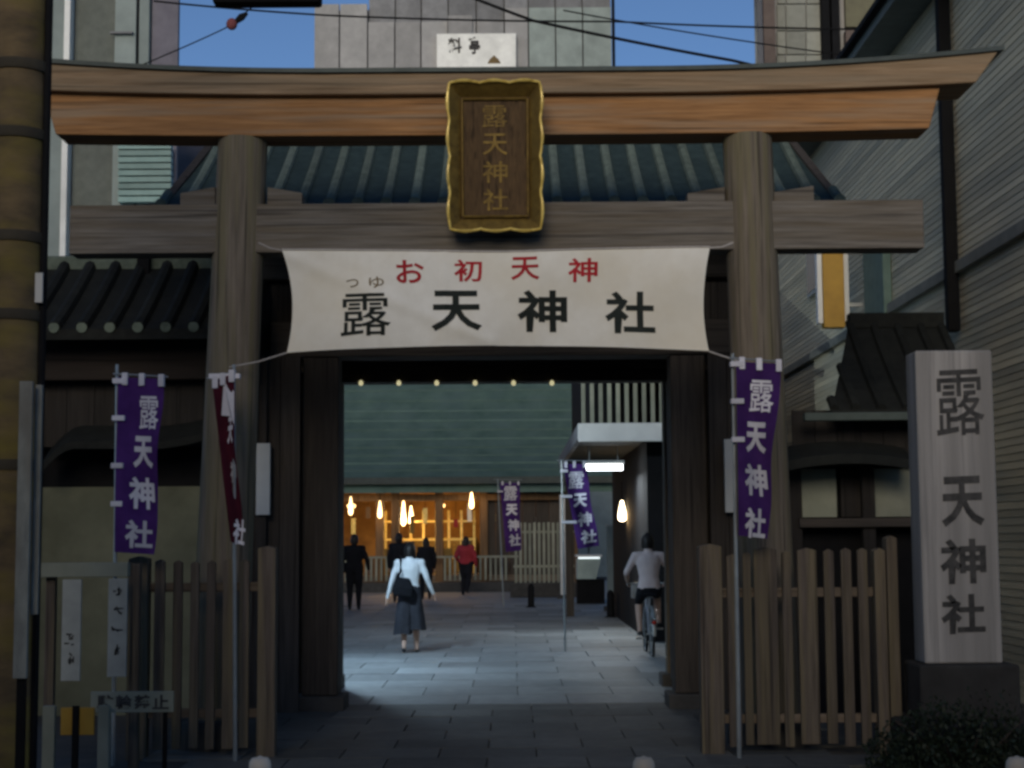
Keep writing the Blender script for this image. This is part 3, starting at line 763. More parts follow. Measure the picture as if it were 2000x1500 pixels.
for zz in (z0+.3, z1-.2): box('bracket', M_steel, ysg, (x1+.075, XW-.012, 21.97, 22.03, zz, zz+.05))

# ================================================================== FAR BUILDINGS OVER THE TORII
Yc = 68.0; pm = Yc/F
cb_ = thing('panel_building', 'tall grey panelled building rising behind the torii centre', 'building', (W(900,60,Yc).x, Yc, 0))
xs = [613, 663, 718, 771, 822, 875, 930, 985, 1032, 1085, 1138, 1195]
zt_lo, zt_hi = W(660, 8, Yc).z, W(900, -60, Yc).z
for a, b in zip(xs[:-1], xs[1:]):
    x0, x1 = W(a, 60, Yc).x, W(b, 60, Yc).x
    top = zt_lo if b <= 718 else W(900, 42 if b <= 1010 else 16, Yc).z
    box('wall_panel', M_concrete if a < 1030 else M_concg, cb_, (x0+.03, x1-.03, Yc, Yc+.25, 0, top))
    if b > 718:
        box('upper_panel', M_brick if False else M_greyw, cb_, (x0+.03, x1-.03, Yc+.35, Yc+.6, top-.5, zt_hi))
box('core', M_greyw, cb_, (W(613,60,Yc).x+.05, W(1195,60,Yc).x-.05, Yc+.65, Yc+9, 0, zt_lo-.05))
box('upper_core', M_greyw, cb_, (W(718,60,Yc).x+.05, W(1195,60,Yc).x-.05, Yc+.7, Yc+9.1, zt_lo-6, zt_hi))
box('corner_pipe', M_blackm, cb_, (W(1195,60,Yc).x, W(1195,60,Yc).x+.13, Yc-.1, Yc+.05, 0, zt_hi))
x0, x1, z0, z1 = RC(853, 66, 1008, 140, Yc-.3)
rs = thing('rooftop_sign', 'white sign with dark writing on the panelled building behind the torii', 'sign', ((x0+x1)/2, Yc-.3, z0))
box('panel', M_pvc, rs, (x0, x1, Yc-.35, Yc-.02, z0, z1), .02)
xa, xb, za, zb = RC(875, 30, 922, 64, Yc-.3); box('upper_panel', M_concrete, rs, (xa, xb, Yc-.3, Yc-.05, z1+.003, zb))
for ch, a in zip('料亭', ((875,74,902,104),(916,72,938,106))):
    gx0, gx1, gz0, gz1 = RC(*a, Yc-.35); v, f = glyph(ch, .035)
    MB().add([(gx0+(gx1-gx0)*x, Yc-.365, gz0+(gz1-gz0)*y) for x, y in v], f).build('letter', M_ink, rs)
xa, xb, za, zb = RC(952, 108, 978, 124, Yc-.35); MB().prism([(xa,za),(xb,za),(xb-.1,(za+zb)/2),((xa+xb)/2,zb),(xa+.1,(za+zb)/2)], Yc-.365, Yc-.352).build('emblem', M_brown, rs)
# left building
Yl = 24.0
lb = thing('left_building', 'grey building with pale pilasters behind the left end of the torii', 'building', (-6, Yl, 0))
def strip(a, b, m, nm, y0, y1, py0=-40, py1=700, Y=Yl):
    x0, x1, z0, z1 = RC(a, py0, b, py1, Y); return box(nm, m, lb, (x0, x1, Y+y0, Y+y1, 0 if py1 >= 700 else z0, z1), .008)
x0, x1, z0, z1 = RC(60, -40, 339, 700, Yl)
MB().add([(x0-1,Yl+.3,0),(x1,Yl+.3,0),(x1*1.23,Yl+5,0),(x0-2,Yl+5,0),(x0-1,Yl+.3,z1),(x1,Yl+.3,z1),(x1*1.23,Yl+5,z1),(x0-2,Yl+5,z1)], [(0,3,2,1),(4,5,6,7),(0,1,5,4),(1,2,6,5),(2,3,7,6),(3,0,4,7)]).build('wall', M_greyw, lb)
strip(84, 118, M_concg, 'pilaster', .05, .298)
strip(119, 131, M_pvc, 'pilaster', .0, .298)
strip(134, 215, mat('grey_green_wall',(.14,.15,.13),(.10,.11,.095)), 'bay_wall', .2, .298)
strip(216, 258, M_concg, 'pilaster', .1, .298)
strip(264, 284, M_concg, 'pilaster', .1, .298)
strip(259, 263, M_blackm, 'drainpipe', .12, .25)
strip(286, 339, mat('violet_grey',(.20,.19,.22),(.15,.14,.17)), 'bay_wall', .2, .298)
for k in range(9):
    x0, x1, z0, z1 = RC(226, 276 + k*13, 330, 286 + k*13, Yl-.2)
    MB().prism([(x0,z0),(x1,z0),(x1,z1),(x0,z1)], Yl-.06, Yl+.09).build('louvre_slat', M_teal, lb)
x0, x1, z0, z1 = RC(214, 60, 258, 64, Yl); box('band', M_greyw, lb, (x0, x1, Yl+.02, Yl+.098, z0, z1))
hx0, hx1, hz0, hz1 = RC(318, 215, 470, 700, 31)
hh = thing('rear_house', 'dim violet grey house wall between left building and gate roof', 'building', ((hx0+hx1)/2, 31, 0))
box('wall', mat('violet_plaster',(.13,.125,.15),(.09,.088,.105),scale=3), hh, (hx0, hx1, 31, 36, 0, hz1), .01)
MB().loft([[(hx0-.3,30.6,hz1+.003),(hx1+.3,30.6,hz1+.003),(hx1+.3,30.6,hz1+.12),(hx0-.3,30.6,hz1+.12)],[(hx0-.3,33.5,hz1+.55),(hx1+.3,33.5,hz1+.55),(hx1+.3,33.5,hz1+.7),(hx0-.3,33.5,hz1+.7)],[(hx0-.3,36.2,hz1+.003),(hx1+.3,36.2,hz1+.003),(hx1+.3,36.2,hz1+.12),(hx0-.3,36.2,hz1+.12)]]).build('roof', M_tile2, hh)
# right rear building
Yr = 36.0
rr = thing('rear_building', 'dim tiled building with dark downpipes above the right end of the torii', 'building', (7, Yr, 0))
def rstrip(a, b, m, nm, y0, y1, py0=-60, py1=700):
    x0, x1, z0, z1 = RC(a, py0, b, py1, Yr); return box(nm, m, rr, (x0, x1, Yr+y0, Yr+y1, 0 if py1 >= 700 else z0, z1), .01)
x0, x1, z0, z1 = RC(1492, -60, 1900, 700, Yr)
MB().add([(x0,Yr+.5,0),(x1,Yr+.5,0),(x1+2,Yr+8,0),(x0*1.24,Yr+8,0),(x0,Yr+.5,z1),(x1,Yr+.5,z1),(x1+2,Yr+8,z1),(x0*1.24,Yr+8,z1)], [(0,3,2,1),(4,5,6,7),(0,1,5,4),(1,2,6,5),(2,3,7,6),(3,0,4,7)]).build('wall', M_concrete, rr)
rstrip(1486, 1498, M_glassd, 'corner_pier', .1, .498)
rstrip(1499, 1522, M_brick, 'corner_pier', .1, .498)
for a, b in ((1524,1540),(1542,1580),(1582,1612)):
    for p0, p1 in ((-60,-5),(-3,48),(50,95),(97,190)):
        rstrip(a, b, mat('tile_panel',(.30,.30,.26),(.23,.235,.2)), 'facade_panel', .42, .498, p0, p1)
rstrip(1616, 1632, M_blackm, 'downpipe', .2, .45)
rstrip(1636, 1652, M_blackm, 'downpipe', .2, .45)
w = rstrip(1656, 1738, mat('olive_panel',(.17,.16,.10),(.13,.12,.08)), 'balcony_panel', .3, .45, -60, 44)
rstrip(1656, 1738, M_brick, 'balcony_front', .2, .45, 52, 110)
rstrip(1650, 1760, M_blackm, 'balcony_slab', .1, .45, 112, 140)

# ================================================================== WIRES AND FITTINGS OVERHEAD
def wire(label, pts, r=.012):
    q = []
    P_ = [Vector(p) for p in pts]
    for i in range(len(P_)-1):
        for k in range(10):
            t = k/10; p = P_[i].lerp(P_[i+1], t); p.z -= .12*4*t*(1-t)*(P_[i]-P_[i+1]).length/20; q.append(p)
    q.append(P_[-1])
    o = MB().tube(q, r, 6).build('overhead_wire', M_blackm, None, smooth=True); tag(o, label, 'wire', 'overhead wires'); return o
wire('overhead wire sloping down from the top centre to the right sky gap', [W(860,-30,20), W(1040,40,20), W(1430,118,20), W(1800,196,20)], .02)
wire('nearly level overhead wire crossing the top of the sky', [W(300,2,22), W(640,30,22), W(1200,42,22), W(1760,58,22)], .014)
wire('thin overhead wire low across the right sky gap', [W(1100,20,21), W(1480,84,21), W(1760,120,21)], .01)
wire('thin overhead wire slanting across the left sky gap', [W(120,190,19), W(345,98,19), W(440,55,19), W(560,-40,19)], .008)
# bulb-like red and black fitting on the slanting wire
p = W(456, 44, 19)
mk = thing('wire_marker', 'small red and black marker hanging on the overhead wire at left', 'marker', p)
MB().ell(p + Vector((-.02,0,-.02)), (.07,.06,.075)).build('red_ball', mat('faded_red',(.20,.06,.06),(.13,.04,.04)), mk, smooth=True)
MB().tube([p+Vector((.02,0,.0)), p+Vector((.10,0,.07)), p+Vector((.17,0,.12))], [.03,.05,.02], 8).build('black_clip', M_blackm, mk, smooth=True)
for (a, b, c, d, Yq, l) in ((418,-40,628,11,10.5,'black cable box at the top edge above the left sky gap'),):
    x0, x1, z0, z1 = RC(a, b, c, d, Yq)
    t = thing('cable_box', l, 'box', ((x0+x1)/2, Yq, z0), None)
    MB().box(x0, x1, Yq-.07, Yq+.07, z0, z1).build('case', M_blackm, t, bevel=.02)
    MB().tube([(x0-2.5, Yq, z1+.20), (x0, Yq, z1+.03), (x1, Yq, z1+.03), (x1+6, Yq-1, z1+.9)], .012, 6).build('cable', M_blackm, t)
    for xx_ in (x0+.05, x1-.05): MB().box(xx_-.012, xx_+.012, Yq-.012, Yq+.012, z1-.005, z1+.04).build('hanger', M_steel, t)

# ================================================================== MAIN HALL WITH GREEN ROOF
YH = 50.0
mh = thing('main_hall', 'shrine hall with green copper roof glowing through the gate', 'building', (-3, YH, 0))
ze = W(850, 938, YH).z
rows = []
for k in range(9):
    t = k/8; y = YH + 6.5*t; z = ze + .1 + 5.4*(.62*t + .38*t*t)
    rows.append([(-9.5+1.5*t, y, z-.18), (3.3, y, z-.18), (3.3, y, z), (-9.5+1.5*t, y, z)])
roof = MB().loft(rows).build('roof', M_green, mh)
for k in range(1, 15):
    t = k/15; y = YH + 6.5*t; z = ze + .1 + 5.4*(.62*t + .38*t*t)
    MB().loft([[(-9.5+1.5*t, y-.05, z-.03), (-9.5+1.5*t, y+.05, z+.03), (-9.5+1.5*t, y-.05, z+.02)], [(3.3, y-.05, z-.03), (3.3, y+.05, z+.03), (3.3, y-.05, z+.02)]]).build('copper_course', M_green, roof)
box('eave_edge', M_copper, mh, (-9.5, 3.3, YH-.06, YH-.003, ze-.12, ze+.1), .01)
box('eave_board', M_green, mh, (-9.4, 3.25, YH+.25, YH+.3, ze-.38, ze-.1), 0)
warm = mat('warm_timber', (.20,.12,.06), (.11,.065,.032), stretch=GZ, scale=3)
box('floor', M_fencex, mh, (-9, 2.0, YH+1.0, YH+8, 0.0, .5), .02)
box('back_wall', mat('gold_screen',(.42,.22,.06),(.2,.10,.03),scale=2), mh, (-9, 2.0, YH+5.6, YH+5.8, .5, ze+1.5))
box('side_wall', warm, mh, (2.0, 2.1, YH+.8, YH+6, 0, ze+.5)); box('side_wall', warm, mh, (-9.1, -9.0, YH+.8, YH+6, 0, ze+.5))
box('ceiling', warm, mh, (-9, 2.0, YH+.9, YH+5.6, ze+.12, ze+.17)) if False else None
for px in (608, 742, 772, 858, 945):
    x = W(px, 1000, YH+.9).x; box('column', warm, mh, (x-.13, x+.13, YH+.8, YH+1.06, 0, ze-.05), .03)
for k in range(7):
    a = -.95 + k*.43; box('shade_board', M_dark, mh, (a+.005, a+.425, YH+1.1, YH+1.16, .3, ze-.03))  # dark boards added to keep the right of the hall dark
box('tie_beam', warm, mh, (-9, 2.0, YH+.82, YH+1.04, ze-.62, ze-.42), .01)
for k in range(26):    # low railing
    x = -5.4 + k*.16 + (.0 if k < 13 else 1.2); box('baluster', M_plaster, mh, (x-.03, x+.03, YH+.3, YH+.36, .35, 1.05))
box('stone_step', M_stone2, mh, (-6, 1.5, YH+.0, YH+.98, 0, .3), .02)
box('handrail', M_plaster, mh, (-5.5, .2, YH+.28, YH+.38, 1.053, 1.12), .005)
box('altar', M_goldd, mh, (-3.8, -1.2, YH+4.2, YH+5.2, .503, 1.7), .02)
for k in range(8):     # gilded lattice screens before the altar
    x = -4.2 + k*.42; box('lattice_bar', M_gold, mh, (x-.04, x+.04, YH+3.0, YH+3.06, .503, 2.6))
for z in (1.0, 1.6, 2.2): box('lattice_rail', M_gold, mh, (-4.3, -1.2, YH+2.95, YH+2.995, z, z+.07))
for k in range(16):
    x = -6.0 + k*.46 + random.uniform(-.08,.08); zz = 1.9 + random.uniform(-.1,.5); hh = random.uniform(.25,.6)
    MB().box(x-.07, x+.07, YH+1.3, YH+1.33, zz, zz+hh).build('votive_strip', [M_pvc, M_goldd, M_gold, warm, M_redj0][k % 5], mh)
    MB().tube([(x, YH+1.31, zz+hh-.01), (x, YH+1.31, ze-.5)], .006, 4).build('strip_cord', M_blackm, mh)
for k in range(7):
    x = -4.6 + k*.62; box('votive_stand', [warm, M_goldd, M_dark][k % 3], mh, (x-.16, x+.16, YH+1.6+.2*(k%3), YH+1.9+.2*(k%3), .503, 1.1+.25*(k%3)), .01)
def lantern(px, py, h_px, w_px, Y, label, strength, energy, c=(1,.62,.25)):
    p = W(px, py, Y); h = h_px*Y/F; w = w_px*Y/F
    t = thing('paper_lantern', label, 'lantern', (p.x, Y, p.z-h/2), 'lit lanterns')
    MB().lathe([(w*.2,-h/2),(w*.45,-h*.42),(w*.5,-h*.25),(w*.42,0),(w*.27,h*.28),(w*.14,h/2)], (p.x,Y,p.z), 14).build('shade', glow('lantern_glow_%d' % strength, c, strength), t, smooth=True)
    MB().lathe([(w*.2,0),(w*.24,.01),(w*.2,.04)], (p.x,Y,p.z+h/2), 12).build('cap', M_blackm, t)
    MB().tube([(p.x,Y,p.z+h/2+.04),(p.x,Y,p.z+h/2+.35)], .008, 5).build('cord', M_blackm, t)
    if energy:
        l = bpy.data.lights.new('lantern_light', 'POINT'); l.energy = energy; l.color = (1,.60,.24); l.shadow_soft_size = .15
        o = bpy.data.objects.new('lantern_light', l); o.location = (0, -w*.9, h*.2); o.parent = t; col.objects.link(o)
lantern(685, 988, 36, 9, YH+.4, 'lit lantern leftmost under the green roof eaves', 4, 9)
lantern(742, 995, 34, 9, YH+.5, 'lit lantern second from the left under the green roof', 4, 9)
lantern(788, 1000, 54, 9, YH+2.0, 'taller lit lantern of the close pair at the hall centre', 6, 60)
lantern(803, 1006, 36, 10, YH+2.4, 'shorter lit lantern of the close pair at the hall centre', 6, 60)
lantern(921, 977, 32, 9, YH+.4, 'lit lantern rightmost under the green roof beside the purple flag', 7, 12)
lantern(1215, 998, 40, 16, 30.0, 'lit lantern by the dark wall above the cyclist', 10, 12, (1,.8,.5))
for (x, y, z, e) in ((-2.4, YH+3.8, 2.7, 60), (-5.4, YH+3.6, 2.7, 16)):   # hall's ceiling lamps
    t = thing('hall_lamp', {-2.4:'warm lamp on the ceiling over the hall altar', -5.4:'warm lamp on the hall ceiling at left'}[x], 'lamp', (x, y, z), 'warm ceiling lamps in the hall')
    MB().lathe([(.05,.0),(.13,.03),(.15,.1),(.06,.16)], (x,y,z), 14).build('globe', glow('hall_glow', (1,.6,.22), 4), t, smooth=True)
    MB().tube([(x,y,z+.15),(x,y,ze+.4)], .012, 6).build('stem', M_blackm, t)
    l = bpy.data.lights.new('hall_light', 'POINT'); l.energy = e; l.color = (1,.55,.18); l.shadow_soft_size = .2
    o = bpy.data.objects.new('hall_light', l); o.location = (0,0,-.25); o.parent = t; col.objects.link(o)

# ================================================================== SIDE BUILDING INSIDE THE COURTYARD
sb = thing('side_building', 'dark courtyard building with upper lattice and white fascia seen through the gate', 'building', (3, 28, 0))
YS_ = 24.0
x0, x1, z0, z1 = RC(1129, 826, 1330, 862, YS_)
box('fascia', M_pvc, sb, (x0, 3.6, YS_, YS_+.08, z0, z1), .01)
box('side_fascia', M_greyw, sb, (x0, x0+.08, YS_+.083, 34, z0+.05, z1), .01)
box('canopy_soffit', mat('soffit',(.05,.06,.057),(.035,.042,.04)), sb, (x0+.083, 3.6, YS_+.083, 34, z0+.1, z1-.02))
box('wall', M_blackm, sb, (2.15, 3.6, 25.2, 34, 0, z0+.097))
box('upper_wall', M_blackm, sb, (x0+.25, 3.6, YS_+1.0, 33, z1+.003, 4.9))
_, _, l0, l1 = RC(1140, 738, 1290, 822, YS_+.3)
for k in range(11):
    x = x0 + .1 + k*.1335
    box('lattice_bar', M_plaster, sb, (x-.03, x+.03, YS_+.3, YS_+.36, z1+.003, l1), .004)
box('lattice_rail', M_plaster, sb, (x0+.02, 3.5, YS_+.26, YS_+.4, l1+.003, l1+.09), .006)
rows = [[(x0-.25,YS_-.3,l1+.22),(3.7,YS_-.3,l1+.22),(3.7,YS_-.3,l1+.38),(x0-.25,YS_-.3,l1+.38)],[(x0+.2,YS_+6,l1+2.2),(3.7,YS_+6,l1+2.2),(3.7,YS_+6,l1+2.4),(x0+.2,YS_+6,l1+2.4)]]
MB().loft(rows).build('roof', M_tile2, sb)
box('column', M_dark, sb, (x0+.12, x0+.28, 33.5, 33.66, 0, z0+.097))
x0f, x1f, zf0, zf1 = RC(1142, 906, 1216, 920, 27)
ft = thing('fluorescent_lamp', 'bright white fluorescent tube under the side building canopy', 'lamp', ((x0f+x1f)/2, 27, zf0))
MB().tube([(x0f,27,(zf0+zf1)/2),(x1f,27,(zf0+zf1)/2)], (zf1-zf0)/2.3, 10).build('tube', glow('tube_glow', (.92,.97,1.0), 7), ft, smooth=True)
box('housing', M_pvc, ft, (x0f-.03, x1f+.03, 26.95, 27.1, zf1+.003, zf1+.06), .006)
for xx_ in (x0f+.08, x1f-.08): box('hanger', M_steel, ft, (xx_-.01, xx_+.01, 27, 27.02, zf1+.06, z0+.1))
l = bpy.data.lights.new('tube_light', 'AREA'); l.shape = 'RECTANGLE'; l.size = x1f-x0f; l.size_y = .08; l.energy = 70; l.color = (.86,.95,1)
o = bpy.data.objects.new('tube_light', l); o.location = (0,0,-.05); o.parent = ft; col.objects.link(o)

# ------------------------------------------------------------------ floodlight just inside the gate, lighting the courtyard floor
fx, fy, fz = -2.75, 19.7, 3.7
fl = thing('floodlight', 'white floodlight on a post inside the gate at left', 'lamp', (fx, fy, 0))
MB().tube([(fx,fy,0),(fx,fy,fz+.1)], .05, 10).build('post', M_steel, fl, smooth=True)
MB().box(fx+.02, fx+.3, fy-.2, fy+.2, fz+.02, fz+.14).build('housing', M_steel, fl, bevel=.02)
MB().box(fx+.05, fx+.27, fy-.16, fy+.16, fz+.0, fz+.018).build('lens', glow('flood_glow', (.8,.93,1), 20), fl)
l = bpy.data.lights.new('flood', 'AREA'); l.size = .35; l.energy = 400; l.color = (.58,.80,1.0)
o = bpy.data.objects.new('flood', l); o.location = (.16, 0, fz-.03); o.rotation_euler = (R(14), R(24), 0); o.parent = fl; col.objects.link(o)
MB().box(fx-.02, fx+.16, fy+.22, fy+.30, fz-.12, fz+.06).build('fill_housing', M_steel, fl, bevel=.02)  # second head added to brighten the white fascia, lattice and flags
MB().box(fx+.0, fx+.14, fy+.302, fy+.312, fz-.1, fz+.04).build('fill_lens', MATS['flood_glow'], fl)
l = bpy.data.lights.new('fascia_fill', 'SPOT'); l.spot_size = R(50); l.spot_blend = .8; l.energy = 900; l.color = (.78,.92,1.0); l.shadow_soft_size = .1
o = bpy.data.objects.new('fascia_fill', l); o.location = (.1, .33, fz-.03); o.rotation_euler = (Vector((1.9, 24, 3.2)) - Vector((fx+.1, fy+.33, fz))).to_track_quat('-Z','Y').to_euler(); o.parent = fl; col.objects.link(o)

# ------------------------------------------------------------------ courtyard furniture
def yard_fence(label, px0, px1, n, Y, ptop, pbot, m, cat='fence'):
    x0, x1, z0, z1 = RC(px0, ptop, px1, pbot, Y)
    t = thing('picket_fence', label, cat, ((x0+x1)/2, Y, 0))
    box('stone_base', M_stone2, t, (x0-.1, x1+.1, Y-.15, Y+.2, 0, z0), .02)
    w = (x1-x0)/n
    for k in range(n): box('picket', m, t, (x0+k*w+w*.22, x0+(k+1)*w-w*.22, Y-.03, Y+.01, z0, z1-random.uniform(0,.03)), .004)
    for f in (.25, .82): box('rail', m, t, (x0, x1, Y+.012, Y+.06, z0+(z1-z0)*f, z0+(z1-z0)*f+.07))
yard_fence('pale courtyard picket fence below the far purple flags', 1003, 1122, 13, 45, 1020, 1138, M_plaster)
x0, x1, z0, z1 = RC(1126, 1083, 1172, 1150, 40)
dc = thing('display_case', 'teal slant-front display case with bright top edge in the courtyard', 'case', ((x0+x1)/2, 40, 0))
MB().loft([[(x0,39.7,z0+.25),(x1-.12,39.7,z0+.25),(x1-.12,40.3,z0+.25),(x0,40.3,z0+.25)],[(x0,39.5,z1-.1),(x1,39.5,z1-.1),(x1,40.3,z1-.1),(x0,40.3,z1-.1)]]).build('body', mat('pale_teal',(.5,.6,.57),(.4,.5,.47),rough=.5), dc)
box('light_strip', glow('strip_glow',(.85,.97,1),1.2), dc, (x0+.03, x1-.03, 39.48, 39.6, z1-.097, z1-.06))
box('top', M_pvc, dc, (x0-.03, x1+.03, 39.46, 40.35, z1-.058, z1), .01)
box('pedestal', M_blackm, dc, (x0, x1+.1, 39.8, 40.3, 0, z0+.247), .01)
x0, x1, z0, z1 = RC(1186, 1028, 1201, 1190, 36)
lp = thing('grey_post', 'square grey post standing between display case and cyclist', 'post', ((x0+x1)/2, 36, 0))
box('shaft', M_concg, lp, (x0, x1, 36, 36.15, 0, z1), .01); box('cap', M_steel, lp, (x0-.02, x1+.02, 35.98, 36.17, z1+.003, z1+.05), .01); box('foot', M_stone2, lp, (x0-.08, x1+.08, 35.9, 36.25, 0.0, .12), .01)
x0, x1, z0, z1 = RC(1094, 966, 1104, 1140, 44)
wp = thing('white_pole', 'thin white pole rising behind the courtyard fence', 'pole', ((x0+x1)/2, 44, 0)); box('shaft', M_pvc, wp, (x0, x1, 44, 44.1, .0, z1), .01); box('foot', M_stone2, wp, (x0-.1,x1+.1,43.9,44.2,0,.1), .01)
for px, Y, l in ((1037,38,'small dark bollard left in the courtyard'),(1192,33,'small dark bollard near the grey post')):
    p = W(px, 1150, Y); t = thing('low_bollard', l, 'bollard', (p.x, Y, 0), 'small dark courtyard bollards')
    MB().lathe([(.13,0),(.13,.03),(.08,.05),(.075,.5),(.05,.56),(.01,.58)], (p.x,Y,0), 14).build('post', M_blackm, t, smooth=True)
box_w = box('stone_platform', M_slab2, None, (.5, 4.2, 36.6, 44.2, 0.02, .14), .02) if False else None
flag('purple courtyard flag leaning in front of the white fascia building', 23.2, (1097,898), (1104,1262), (1099,906), (1142,906), (1170,1066), (1128,1072), M_purple,
     [('露',(1110,922,1140,955)),('天',(1120,965,1148,992)),('神',(1128,1002,1156,1030)),('社',(1134,1038,1164,1064))], (920, 970, 1020), 'purple writing flags', .03, None, .045)
flag('far narrow purple flag beside the glowing hall', 38.0, (972,936), (984,1180), (976,943), (1014,943), (1018,1075), (988,1078), M_purple,
     [('露',(984,950,1010,978)),('天',(988,985,1012,1008)),('神',(992,1015,1014,1038)),('社',(994,1044,1016,1068))], (960,), 'purple writing flags', .03, None, .06)
# ================================================================== PEOPLE
def person(label, px, Y, H, top, bottom, shoe, arms, legs, bulk=1.0, turn=0.0, hair_len=.0, skirt=None, bow=0.0, feet_z=0.0, lean=0.0, sleeves='long', group=None, short=False, loc=None):
    """body faces +y (away from the camera) before the turn; all joints given for a 1.70 m figure"""
    k = H/1.70
    base = Vector((W(px, 1100, Y).x, Y, 0)) if loc is None else Vector(loc)
    t = thing('person', label, 'person', base, group)
    t.rotation_euler = (0,0,turn)
    J = {}
    L = lambda y, z: Vector((0, lean*(z-.92)*1.0, 0))
    def j(x, y, z): return Vector((x, y + lean*max(0, z-.92), z))
    pel, wst, chs, nek = j(0,0,.95), j(0,.0,1.10), j(0,.0,1.30), j(0,-.005,1.46)
    hd = j(0, .03+bow*.08, 1.585 - bow*.03)
    segs = []   # (a, b, ra, rb, flat, tag)
    prim = MB()
    def limb(pts, rad, tg, flat=1.0):
        if tg in ('top', 'bottom'): rad = [q*bulk for q in rad]
        for a, b, ra, rb in zip(pts[:-1], pts[1:], rad[:-1], rad[1:]):
            segs.append((a, b, max(ra, rb), tg))
        prim.tube(pts, rad, 12, flat=flat)
        for p, r in zip(pts, rad): prim.ell(p, (r*.98,)*3, 10, 6)
    # trunk from stacked ovals
    def oval(c, rx, ry, n=16):
        if c.z < 1.44: rx, ry = rx*bulk, ry*bulk
        return oval_(c, rx, ry, n)
    def oval_(c, rx, ry, n=16): return [(c.x+rx*math.cos(2*math.pi*i/n), c.y+ry*math.sin(2*math.pi*i/n), c.z) for i in range(n)]
    prim.loft([oval(j(0,0,.84),.12,.09), oval(pel,.165,.115), oval(j(0,0,1.02),.155,.105), oval(wst,.138,.098), oval(j(0,0,1.22),.16,.11), oval(chs,.178,.12), oval(j(0,-.005,1.385),.17,.105), oval(j(0,-.005,1.43),.10,.075), oval(nek,.058,.058), oval(j(0,.005,1.52),.052,.055)])
    segs.append((j(0,0,.84), j(0,0,.99), .16, 'bottom')); segs.append((j(0,0,1.0), j(0,0,1.43), .18, 'top')); segs.append((nek+Vector((0,0,.02)), j(0,.01,1.52), .055, 'skin'))
    prim.ell(hd, (.078,.098,.118), 16, 12); segs.append((hd-Vector((0,0,.04)), hd+Vector((0,0,.04)), .1, 'skin'))
    prim.ell(hd+Vector((0,.1,-.015)), (.014,.018,.022), 8, 6)                        # nose
    prim.ell(hd+Vector((0,.07,-.085)), (.035,.03,.025), 8, 6)                        # chin
    for s in (-1,1): prim.ell(hd+Vector((s*.08,-.005,-.01)), (.012,.02,.032), 8, 6)  # ears
    hands = []
    for s, (el, wr) in zip((-1,1), arms):
        sh = j(s*.185, 0, 1.395); el = Vector(el); wr = Vector(wr)
        tg2 = 'top' if sleeves == 'long' else 'skin'
        limb([j(s*.1,0,1.40), sh, sh.lerp(el,.5), el], [.06,.062,.052,.043], 'top')
        limb([el, el.lerp(wr,.4), wr], [.042,.040,.028], tg2)
        d = (wr-el).normalized(); hands.append((s, wr, d))
        prim.ell(wr + d*.045, (.026,.026,.05), 10, 6); segs.append((wr+d*.015, wr+d*.09, .035, 'skin'))
    for s, (kn, an) in zip((-1,1), legs):
        hp = Vector((s*.09,0,.90)); kn = Vector(kn); an = Vector(an)
        limb([hp, hp.lerp(kn,.5), kn], [.095,.08,.058], 'bottom' )
        limb([kn, kn.lerp(an,.35), an], [.056,.056,.036], 'skin' if (short or skirt) else 'bottom')
        toe = an + Vector((s*.015, .15, -an.z*.0 - .055)); 
        limb([an+Vector((0,-.03,-.045)), an+Vector((0,.05,-.05)), toe], [.036,.038,.03], 'shoe')
    me = prim.mesh('raw'); ob = bpy.data.objects.new('raw', me); col.objects.link(ob)
    rm = ob.modifiers.new('r','REMESH'); rm.mode = 'VOXEL'; rm.voxel_size = .016
    smo = ob.modifiers.new('s','SMOOTH'); smo.iterations = 5; smo.factor = .5
    dg = bpy.context.evaluated_depsgraph_get(); me2 = bpy.data.meshes.new_from_object(ob.evaluated_get(dg))
    bpy.data.objects.remove(ob); bpy.data.meshes.remove(me)
    mats = {'skin': M_skin, 'top': top, 'bottom': bottom, 'shoe': shoe}
    order = ['skin','top','bottom','shoe']
    me2.materials.clear()
    for n_ in order: me2.materials.append(mats[n_])
    def segd(p, a, b):
        ab = b-a; tt = max(0, min(1, (p-a).dot(ab)/max(ab.length_squared,1e-9))); return (p-(a+ab*tt)).length
    for p in me2.polygons:
        c = p.center; best = min(segs, key=lambda s_: segd(c, s_[0], s_[1]) / s_[2]); p.material_index = order.index(best[3]); p.use_smooth = True
    # fingers and thumb, rooted in the palm
    fm = MB()
    for s, wr, d in hands:
        side = d.cross(Vector((0,1,0))).normalized() if abs(d.y) < .95 else Vector((1,0,0))
        fwd = side.cross(d).normalized()
        for q, ln in zip((-1.5,-.5,.5,1.5), (.055,.068,.064,.048)):
            r0 = wr + d*.075 + fwd*q*.0165
            fm.tube([r0, r0+d*ln*.55 - side*s*.006, r0+d*ln - side*s*.02], [.0095,.009,.007], 6)
        r0 = wr + d*.03 + fwd*.024; fm.tube([r0, r0+d*.03+fwd*.022, r0+d*.06+fwd*.026], [.011,.0105,.008], 6)
    bm = bmesh.new(); bm.from_mesh(me2)
    bv_ = [bm.verts.new(v) for v in fm.v]
    for f in fm.f:
        fc = bm.faces.new([bv_[i] for i in f]); fc.material_index = 0; fc.smooth = True
    eye = []
    bmesh.ops.scale(bm, vec=(k,k,k), verts=bm.verts); bm.to_mesh(me2); bm.free()
    body = bpy.data.objects.new('body', me2); col.objects.link(body); body.parent = t; body.location = (0,0,feet_z)
    def child(mb, name, m, smooth=True):
        mb.v = [tuple(Vector(v)*k) for v in mb.v]
        o = mb.build(name, m, None, smooth=smooth); o.parent = t; o.location = (0,0,feet_z); return o
    for s in (-1,1): child(MB().ell(hd+Vector((s*.03,.088,.01)), (.012,.008,.007), 8, 6), 'eye', M_blackm)
